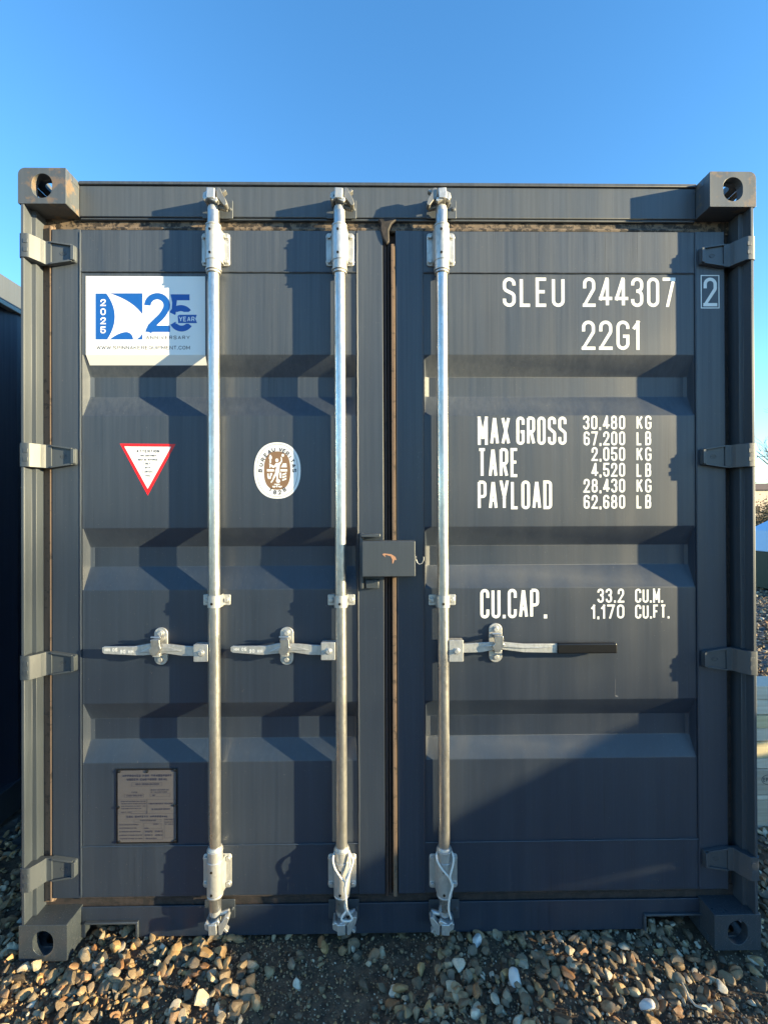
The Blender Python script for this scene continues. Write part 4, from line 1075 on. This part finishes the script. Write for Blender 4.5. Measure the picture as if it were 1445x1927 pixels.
for du, nm in ((0, 'twisted white rope hanging from the middle locking rod'), (None, 'twisted white rope hanging from the right leaf locking rod')):
    if du == 0:
        st1 = [Z6(560, 150, .052), Z6(470, 110, .062), Z6(360, 170, .050), Z6(300, 320, .020), Z6(285, 430, .010), Z6(325, 590, .004), Z6(430, 760, .002), Z6(525, 870, .001), Z6(515, 1010, .001), Z6(545, 1180, .001), Z6(525, 1350, .004), Z6(545, 1450, .002), Z6(480, 1540, -.002), Z6(455, 1620, -.003), Z6(540, 1655, -.004), Z6(640, 1640, -.002), Z6(665, 1590, 0), Z6(595, 1470, .001), Z6(560, 1380, -.001), Z6(545, 1200, -.004)]
        st2 = [Z6(560, 150, .052), Z6(590, 200, .040), Z6(645, 330, .020), Z6(688, 430, .012), Z6(655, 560, .006), Z6(610, 700, .001), Z6(550, 860, -.004), Z6(530, 1000, -.004), Z6(540, 1160, -.005)]
        st3 = [Z6(580, 170, .046), Z6(605, 300, .018), Z6(620, 470, .010), Z6(600, 640, .004), Z6(540, 800, .001)]
        rope('rope', nm, [st1, st2, st3])
    else:
        Q = lambda px, py, y: rp(350 + px / 2.627, 1500 + py / 2.627, y)
        st1 = [Q(1300, 250, .052), Q(1275, 245, .062), Q(1248, 262, .048), Q(1238, 290, .018), Q(1245, 325, .008), Q(1270, 365, .003), Q(1300, 400, .001), Q(1318, 440, .001), Q(1306, 485, .001), Q(1298, 530, .003), Q(1300, 570, .004), Q(1310, 605, .002)]
        st2 = [Q(1300, 250, .052), Q(1312, 270, .03), Q(1322, 300, .014), Q(1318, 345, .006), Q(1305, 400, -.002), Q(1316, 445, -.003), Q(1304, 490, -.003), Q(1298, 540, .000)]
        rope('rope', nm, [st1, st2])

# ------------------------------------------------------------------ single finds on the gravel
def gnd(u, v, z=.0):
    d = RM @ Vector(((u - IW / 2) / FPX, 1.0, -(v - IH / 2) / FPX)); t = (z - CAM[2]) / d.z
    return CAM[0] + d.x * t, CAM[1] + d.y * t
M_CHALK = mat('chalky_stone', (.62, .60, .56), .7); L(M_CHALK, bump(M_CHALK, noisetex(M_CHALK, (1, 1, 1), 90, 6, .7), .7, .003), bsdf(M_CHALK).inputs['Normal'])
for u, v, sz_, sd, lab in ((1218, 1896, .026, 91, 'large smooth white stone low in the gravel right of centre'), (897, 1776, .021, 92, 'white angular stone lying under the sill beside the right locking rod'), (972, 1852, .030, 93, 'large cream angular stone among the pebbles below the right leaf')):
    me_ = stone_shape(sd, 3, .62); me_.materials.append(M_CHALK); me_.shade_smooth()
    o = bpy.data.objects.new('loose_stone', me_); COL.objects.link(o); gx_, gy_ = gnd(u, v); o.location = (gx_, gy_, terrain(gx_, gy_) + sz_ * .55); o.scale = (sz_,) * 3; o.rotation_euler = (.3, .5, sd)
    tag(o, lab, 'stone', 'pale stones on the gravel')
P_ = [gnd(u, v, .02) for u, v in ((1283, 1852), (1290, 1868), (1296, 1880), (1308, 1893), (1322, 1902), (1331, 1905))]
mb = MB(); mb.tube([(p[0], p[1], .024 + .004 * math.sin(i * 1.7)) for i, p in enumerate(P_)], [.0022, .0026, .0028, .0030, .0032, .0036], 7)
tag(mb.build('twig', mat('dry_twig', (.42, .38, .32), .8)), 'thin bent pale twig lying on the gravel near the right corner', 'twig')

# ------------------------------------------------------------------ neighbouring container on the left
nb = empty('shipping_container', (-1.80 - 1.219, .05, 0), 'navy shipping container standing close to the left of the grey one', 'shipping container')
nb.name = 'shipping_container'
NX = 1.219
def nbuild(mb, name, m, bevel=.002): return mb.build(name, m, nb, bevel=bevel)
corr_side(NX, 'side_wall', .18, LEN - .18, .16, H - .13, M_NEIGH, nb); corr_side(-NX, 'side_wall', .18, LEN - .18, .16, H - .13, M_NEIGH, nb)
for sx in (-1, 1):
    mb = MB(); mb.box(sx * NX, sx * (NX - .06), .1785, LEN - .1785, H - .13, H - .01); nbuild(mb, 'side_rail', M_FRAME)
    mb = MB(); mb.box(sx * NX, sx * (NX - .05), .1785, LEN - .1785, .02, .16); nbuild(mb, 'side_rail', M_FRAME)
mb = MB(); mb.box(-NX + .06, NX - .06, .2, LEN, H - .03, H - .02); mb.box(-1.06, 1.06, .07, .15, H - .11, H - .01); mb.box(-1.06, 1.06, .07, .11, .05, .15); nbuild(mb, 'roof_frame', M_FRAME)
for sx in (-1, 1):
    mb = MB(); mb.box(sx * (NX + .006), sx * (NX - .03), .1785, LEN - .1785, H - .150, H - .1305); nbuild(mb, 'sunlit_rail_edge', mat('painted_sun_edge', (.42, .39, .32), .5), .002)  # cream strip painted in as the rail's sunlit lower edge
for k_ in (0, 1):
    mb = MB(); xa = -1.06 + k_ * 1.065; mb.box(xa, xa + 1.055, .062, .10, .17, H - .12)
    for q in range(4): mb.box(xa + .1, xa + .95, .055, .062, .35 + q * .55, .70 + q * .55)
    nbuild(mb, 'door', M_NEIGH, .004)
for q in (-.75, -.3, .3, .75):
    mb = MB(); mb.tube([(q, .035, .1), (q, .035, 2.5)], .019, 12); nbuild(mb, 'locking_rod', M_ROD, 0)
for sx in (-1, 1):
    mb = MB(); mb.box(sx * NX, sx * 1.08, .012, .17, .119, H - .119); nbuild(mb, 'corner_post', M_NEIGH, .006)
    for z0_ in (0, H - .118):
        for yy in (0, LEN - .178):
            mb = MB(); mb.box(sx * NX, sx * 1.063, yy, yy + .178, z0_, z0_ + .118); nbuild(mb, 'corner_casting', M_NEIGH, .01)

# ------------------------------------------------------------------ right: pallet with sawn timber
def wood(name, c1, c2):
    m = mat(name, c1, .75); b = bsdf(m)
    n = noisetex(m, (3, 3, 60), 1, 5, .6, .6)
    n2 = noisetex(m, (1, 1, 1), 4, 3)
    c = mix(m, ramp(m, n, [(.3, 0), (.7, 1)]), c1, c2); c = mix(m, ramp(m, n2, [(.4, 0), (.7, .5)]), c, tuple(x * .6 for x in c1))
    L(m, c, b.inputs['Base Color']); L(m, bump(m, n, .4, .002), b.inputs['Normal']); return m
WD = [wood('pale_wood', (.72, .66, .56), (.55, .45, .34)), wood('yellow_wood', (.68, .58, .36), (.52, .40, .22)), wood('grey_wood', (.52, .45, .37), (.36, .29, .22))]
yb_ = .62
def zz(v): return at(1434, v, yb_)[1]
xL = at(1421, 1400, yb_)[0]
pal = empty('pallet', (xL, yb_, 0), 'weathered wooden pallet with a round stamped mark under sawn boards right of the container', 'pallet')
z5, z4, z3 = zz(1487) , zz(1500), zz(1562)
zA = zz(1563); zB = zz(1506); zC = zz(1448); zD = zz(1440)
mb = MB(); blk = zz(1443) - zz(1503)
for xx in (0, .53, 1.06):
    mb2 = MB(); mb2.box(xx, xx + .145, 0, .14, zA + .0, zB); mb2.build('block', WD[2], pal, bevel=.004)
    mb2 = MB(); mb2.box(xx, xx + .145, .55, .69, zA, zB); mb2.build('block', WD[2], pal, bevel=.004)
for k_ in range(2):
    mb2 = MB(); mb2.box(-.002, 1.207, k_ * .55 - .002, k_ * .55 + .143, zB + .001, zB + .022); mb2.build('stringer_board', WD[0], pal, bevel=.003)
for xx in (0, .53, 1.06):
    mb2 = MB(); mb2.box(xx + .0, xx + .143, -.004, .69, zA - .024, zA - .001); mb2.build('bottom_board', WD[2], pal, bevel=.003)
mb2 = MB(); mb2.box(-.001, .15, -.003, .75, zB + .023, zC); mb2.build('stamped_block', WD[2], pal, bevel=.004)
t = MB(); ex, ez = at(1444, 1467, yb_); ex -= xL; YE = -.0045
ribbon(t, [(ex + .030 * math.cos(i * math.pi / 14), ez + .022 * math.sin(i * math.pi / 14)) for i in range(28)], .0022, YE, True)
text(t, 'EPAL', ex - .022, ex + .024, ez - .009, ez + .009, YE, .0026); t.build('stamp', M_INK, pal, smooth=False)
vb = [1448, 1428, 1397, 1371, 1347, 1318, 1292]
for i in range(6):
    z0_, z1_ = zz(vb[i]) + .0015, zz(vb[i + 1])
    dx = (.004, -.006, .002, -.003, .005, 0)[i]
    mb2 = MB(); mb2.box(xL + dx, xL + 1.35, yb_ + random.uniform(-.008, .008), yb_ + .14, z0_, z1_)
    o = mb2.build('timber_plank', WD[(0, 1, 0, 1, 0, 0)[i]], None, bevel=.003)
    lab = ('brown-grey plank lowest of the boards above the stamped block', 'grey-white thick plank second from the bottom of the board pile', 'yellowish plank third from the bottom of the board pile',
           'cream knotty plank fourth from the bottom of the board pile', 'thin blue-white plank second from the top of the board pile', 'pale plank on top of the board pile')[i]
    tag(o, lab, 'plank', 'sawn planks stacked on the pallet')
    for k_ in range(1, 4):
        pass

# ------------------------------------------------------------------ right: green skip with pale lid, hedge, bare tree, house
yg = 3.2
gx, gt = at(1421, 1102, yg); _, gb = at(1421, 1190, yg); _, lt = at(1421, 1004, yg); _, lt2 = at(1446, 988, yg)
bin_ = empty('storage_bin', (gx, yg, 0), 'dark green ribbed storage bin with a pale blue sloping lid behind the container', 'bin')
M_GREEN = paint('dark_green_paint', (.010, .030, .022)); M_PALE = mat('pale_blue_plastic', (.42, .56, .74), .35)
mb = MB(); mb.prism([(gx - .3, .02), (gx + 2.2, .02), (gx + 2.3, gt), (gx - .36, gt)], yg, yg + 1.4)
for q in range(3): mb.box(gx - .34, gx + 2.25, yg - .03, yg - .001, .12 + q * .17, .16 + q * .17)
mb.build('bin_body', M_GREEN, bin_, bevel=.01)
mb = MB(); 
mb.add([(gx - .4, yg - .05, gt + .005), (gx + 2.35, yg - .05, gt + .005), (gx + 2.35, yg + 1.45, gt + .005), (gx - .4, yg + 1.45, gt + .005), (gx - .3, yg + .05, lt - .12), (gx + .9, yg + .05, lt2 + .35), (gx + 2.2, yg + .1, lt2 + .2), (gx + 2.2, yg + 1.3, lt2 + .2), (gx + .9, yg + 1.3, lt2 + .35), (gx - .3, yg + 1.3, lt - .12)],
       [(3, 2, 1, 0), (0, 1, 6, 5, 4), (1, 2, 7, 6), (2, 3, 9, 8, 7), (3, 0, 4, 9), (4, 5, 8, 9), (5, 6, 7, 8)])
mb.build('bin_lid', M_PALE, bin_, bevel=.02)
hx, hz2 = at(1432, 1083, yg - .1); mb = MB(); mb.tube([(hx - .03, yg - .04, hz2), (hx - .03, yg - .09, hz2), (hx + .04, yg - .09, hz2 + .01), (hx + .04, yg - .04, hz2 + .01)], .009, 8); mb.build('lid_handle', M_BLACK, bin_)

M_BARK = mat('bark', (.075, .055, .042), .9)
def leaves_mat(name, c1, c2):
    m = mat(name, c1, .7); L(m, mix(m, ramp(m, noisetex(m, (1, 1, 1), 9, 3), [(.35, 0), (.65, 1)]), c1, c2), bsdf(m).inputs['Base Color']); return m
M_LEAF = leaves_mat('autumn_leaves', (.16, .10, .05), (.05, .05, .025))
def branch(mb, p, d, ln, r, depth, rnd, pts):
    r = max(r, .0075)
    n = 4; path = [p]; q = p.copy(); dd = d.copy()
    for i in range(n):
        dd = (dd + Vector((rnd.gauss(0, .13), rnd.gauss(0, .13), rnd.gauss(.03, .08)))).normalized(); q = q + dd * ln / n; path.append(q.copy())
    mb.tube(path, [r * (1 - .14 * i) for i in range(n + 1)], 5 if depth > 1 else 4, cap=False)
    if depth == 0: pts.append(path[-1]); pts.append(path[2]); return
    for i in range(rnd.choice((2, 3, 3))):
        k_ = rnd.randint(1, n); e = (dd + Vector((rnd.gauss(0, .55), rnd.gauss(0, .55), rnd.gauss(.12, .4)))).normalized()
        branch(mb, path[k_], e, ln * rnd.uniform(.58, .8), r * .52, depth - 1, rnd, pts)
def tree(x, y, h, seed, label, leafy=0, name='bare_tree', trunk=.32):
    rnd = random.Random(seed); root = empty(name, (x, y, 0), label, 'tree' if name != 'hedge_shrub' else 'shrub')
    mb = MB(); pts = []
    tp = MB(); tp.tube([(x, y, -.05), (x + .03, y, h * trunk * .5), (x, y + .02, h * trunk)], [h * .022, h * .017, h * .014], 8); tp.build('trunk', M_BARK, root)
    for i in range(5 if leafy else 7):
        branch(mb, Vector((x, y, h * trunk * rnd.uniform(.55, 1))), Vector((rnd.gauss(0, .5), rnd.gauss(0, .5), rnd.uniform(.5, 1.1))).normalized(), h * .30, h * .0075, 4 if not leafy else 2, rnd, pts)
    mb.build('branches', M_BARK, root)
    if leafy:
        lf = MB()
        for p in pts:
            for _ in range(leafy):
                c = p + Vector((rnd.gauss(0, .13), rnd.gauss(0, .13), rnd.gauss(0, .12))) * h * .5
                a_ = Vector((rnd.gauss(0, 1), rnd.gauss(0, 1), rnd.gauss(0, 1))).normalized() * .035; b2 = Vector((rnd.gauss(0, 1), rnd.gauss(0, 1), rnd.gauss(0, 1))).normalized() * .022
                lf.add([c - a_, c - b2, c + a_, c + b2], [(0, 1, 2, 3)])
        lf.build('foliage', M_LEAF, root, smooth=False)
    return root
t_x, _ = at(1450, 900, 8.5)
tree(t_x, 8.5, 6.4, 4, 'leafless tree with thin twigs rising behind the hedge at the right edge')
for i, (u, y, h, lab) in enumerate(((1428, 7.6, 2.15, 'brown-leaved shrub nearest the container edge in the hedge'), (1475, 7.2, 2.0, 'brown-leaved shrub right of the first in the hedge'), (1530, 7.4, 2.2, 'larger brown-leaved shrub at the right end of the hedge'), (1380, 8.3, 2.1, 'olive shrub at the back of the hedge behind the container'))):
    x_, _ = at(u, 950, y); o = tree(x_, y, h * 1.22, 20 + i, lab, 60, 'hedge_shrub', .15)
    o['group'] = 'shrubs of the hedge'
# far house
yh = 42.0
hx0, hz0 = at(1395, 886, yh); hx1, hz1 = at(1520, 862, yh)
hs = empty('house', (hx0, yh, 0), 'low far house with a brown roof and pale wall beyond the hedge', 'house')
mb = MB(); mb.box(hx0, hx1 + 6, yh, yh + 8, -.1, hz0 + .25); mb.build('wall', mat('pale_render', (.52, .42, .34), .8), hs)
mb = MB(); z_ = hz0 + .25; mb.add([(hx0 - .4, yh - .4, z_), (hx1 + 6.4, yh - .4, z_), (hx1 + 6.4, yh + 8.4, z_), (hx0 - .4, yh + 8.4, z_), (hx0 - .4, yh + 4, z_ + 1.4), (hx1 + 6.4, yh + 4, z_ + 1.4)], [(0, 1, 5, 4), (2, 3, 4, 5), (0, 4, 3), (1, 2, 5), (3, 2, 1, 0)])
mb.build('roof', mat('brown_roof', (.11, .075, .06), .8), hs)
for q in range(3):
    mb = MB(); mb.box(hx0 + 1 + q * 3.2, hx0 + 2.2 + q * 3.2, yh - .04, yh - .005, 1.2, 2.6); mb.build('window', M_HOLE, hs)
# leafy thicket between hedge and house
for i in range(4):
    x_, _ = at(1400 + i * 45, 930, 15 + i); o = tree(x_, 15 + i, 3.0 + .2 * i, 50 + i, ('dark far bush seen just past the container edge', 'dark far bush second from the container edge', 'dark far bush third from the container edge', 'dark far bush farthest right behind the hedge')[i], 30, 'far_shrub', .12); o['category'] = 'shrub'; o['group'] = 'far bushes'

# ------------------------------------------------------------------ made-up rack out of view, outline shaped to shade the lower right doors
SUNH = Vector((SUNV.x, SUNV.y, 0)).normalized(); PERP = Vector((-SUNH.y, SUNH.x, 0))
if PERP.y < 0: PERP = -PERP
TE = SUNV.z / math.hypot(SUNV.x, SUNV.y)
DIST = 4.6; ZB = TE * DIST
tr = empty('shadow_rack', tuple(SUNH * DIST + PERP * .8), 'added steel rack with a sheeted stack, out of view, shading the container doors', 'rack')
tr.rotation_euler = (0, 0, math.atan2(PERP.y, PERP.x))
M_SHADOW_RACK = paint('shadow_rack_grey', (.08, .085, .09))
def tloc(a_): return a_ - .8                     # the added rack's long axis runs across the sun's direction
zd = ZB - .06; HD = .17
mb = MB(); mb.box(tloc(-.42), tloc(3.2), -HD, HD, zd, zd + .09); mb.build('deck', M_SHADOW_RACK, tr, bevel=.006)
mb = MB(); mb.box(tloc(.24), tloc(3.1), -.02, .02, .16, zd - .001); mb.build('shade_board', M_SHADOW_RACK, tr, bevel=.004)  # board added to keep the sun off the lower right casting
for a_ in (.26, 1.6, 3.0):
    for sy in (-1, 1):
        mb = MB(); x_ = tloc(a_); mb.box(x_ - .03, x_ + .03, sy * (HD - .03) - .03, sy * (HD - .03) + .03, -.05, zd - .0005); mb.build('leg', M_SHADOW_RACK, tr, bevel=.003)
pts = [(-.40, .062), (-.28, .07), (-.14, .09), (.07, .32), (.23, .50), (.6, .70), (1.2, .80), (2.0, .74), (2.7, .45), (3.1, .07)]  # sheet outline shaped to the shadow edge it casts
mb = MB(); na, ns = 80, 30; vv = []
for i in range(na):
    a_ = -.40 + 3.5 * i / (na - 1)
    for q in range(len(pts) - 1):
        if pts[q][0] - 1e-6 <= a_ <= pts[q + 1][0] + 1e-6:
            t = (a_ - pts[q][0]) / (pts[q + 1][0] - pts[q][0]); top = pts[q][1] * (1 - t) + pts[q + 1][1] * t + ZB
    for j in range(ns):
        s_ = -(HD - .01) + 2 * (HD - .01) * j / (ns - 1)
        z_ = zd + .085 + max(0, top - zd - .085) * (1 - (abs(s_) / HD) ** 2.6) + .012 * noise.noise(Vector((a_ * 14, s_ * 14, 0)))
        vv.append((tloc(a_), s_, z_))
ff = [(i * ns + j, i * ns + j + 1, (i + 1) * ns + j + 1, (i + 1) * ns + j) for i in range(na - 1) for j in range(ns - 1)]
mb.add(vv, ff); mb.build('shade_sheet', M_SHADOW_RACK, tr)

# ------------------------------------------------------------------ made-up row of leafless trees out of view, added to dim the low sun
rt = random.Random(5); mb = MB()
for k_ in range(9):
    a_ = -9 + k_ * 2.3 + rt.uniform(-.5, .5); p = SUNH * (30 + rt.uniform(-1, 1)) + PERP * a_
    mb.tube([(p.x, p.y, -.1), (p.x + .1, p.y, 2.0), (p.x, p.y + .1, 5.2)], [.16, .12, .06], 6)
for k_ in range(13000):
    a_ = rt.uniform(-11, 11); b_h = rt.uniform(0, 1) ** .5
    z_ = TE * 30 + 2.3 - b_h * 4.2
    p = SUNH * (30 + rt.gauss(0, .8)) + PERP * a_; p.z = z_
    d_ = Vector((rt.gauss(0, 1), rt.gauss(0, 1), rt.gauss(.3, 1))).normalized() * rt.uniform(.12, .3); e_ = d_.cross(Vector((rt.gauss(0, 1), rt.gauss(0, 1), rt.gauss(0, 1)))).normalized() * rt.uniform(.010, .022)
    mb.add([p - d_, p - e_, p + d_, p + e_], [(0, 1, 2, 3)])
tag(mb.build('dimming_tree_row', M_BARK, smooth=False), 'added row of leafless trees out of view, dimming the low sun', 'tree row', kind='stuff')
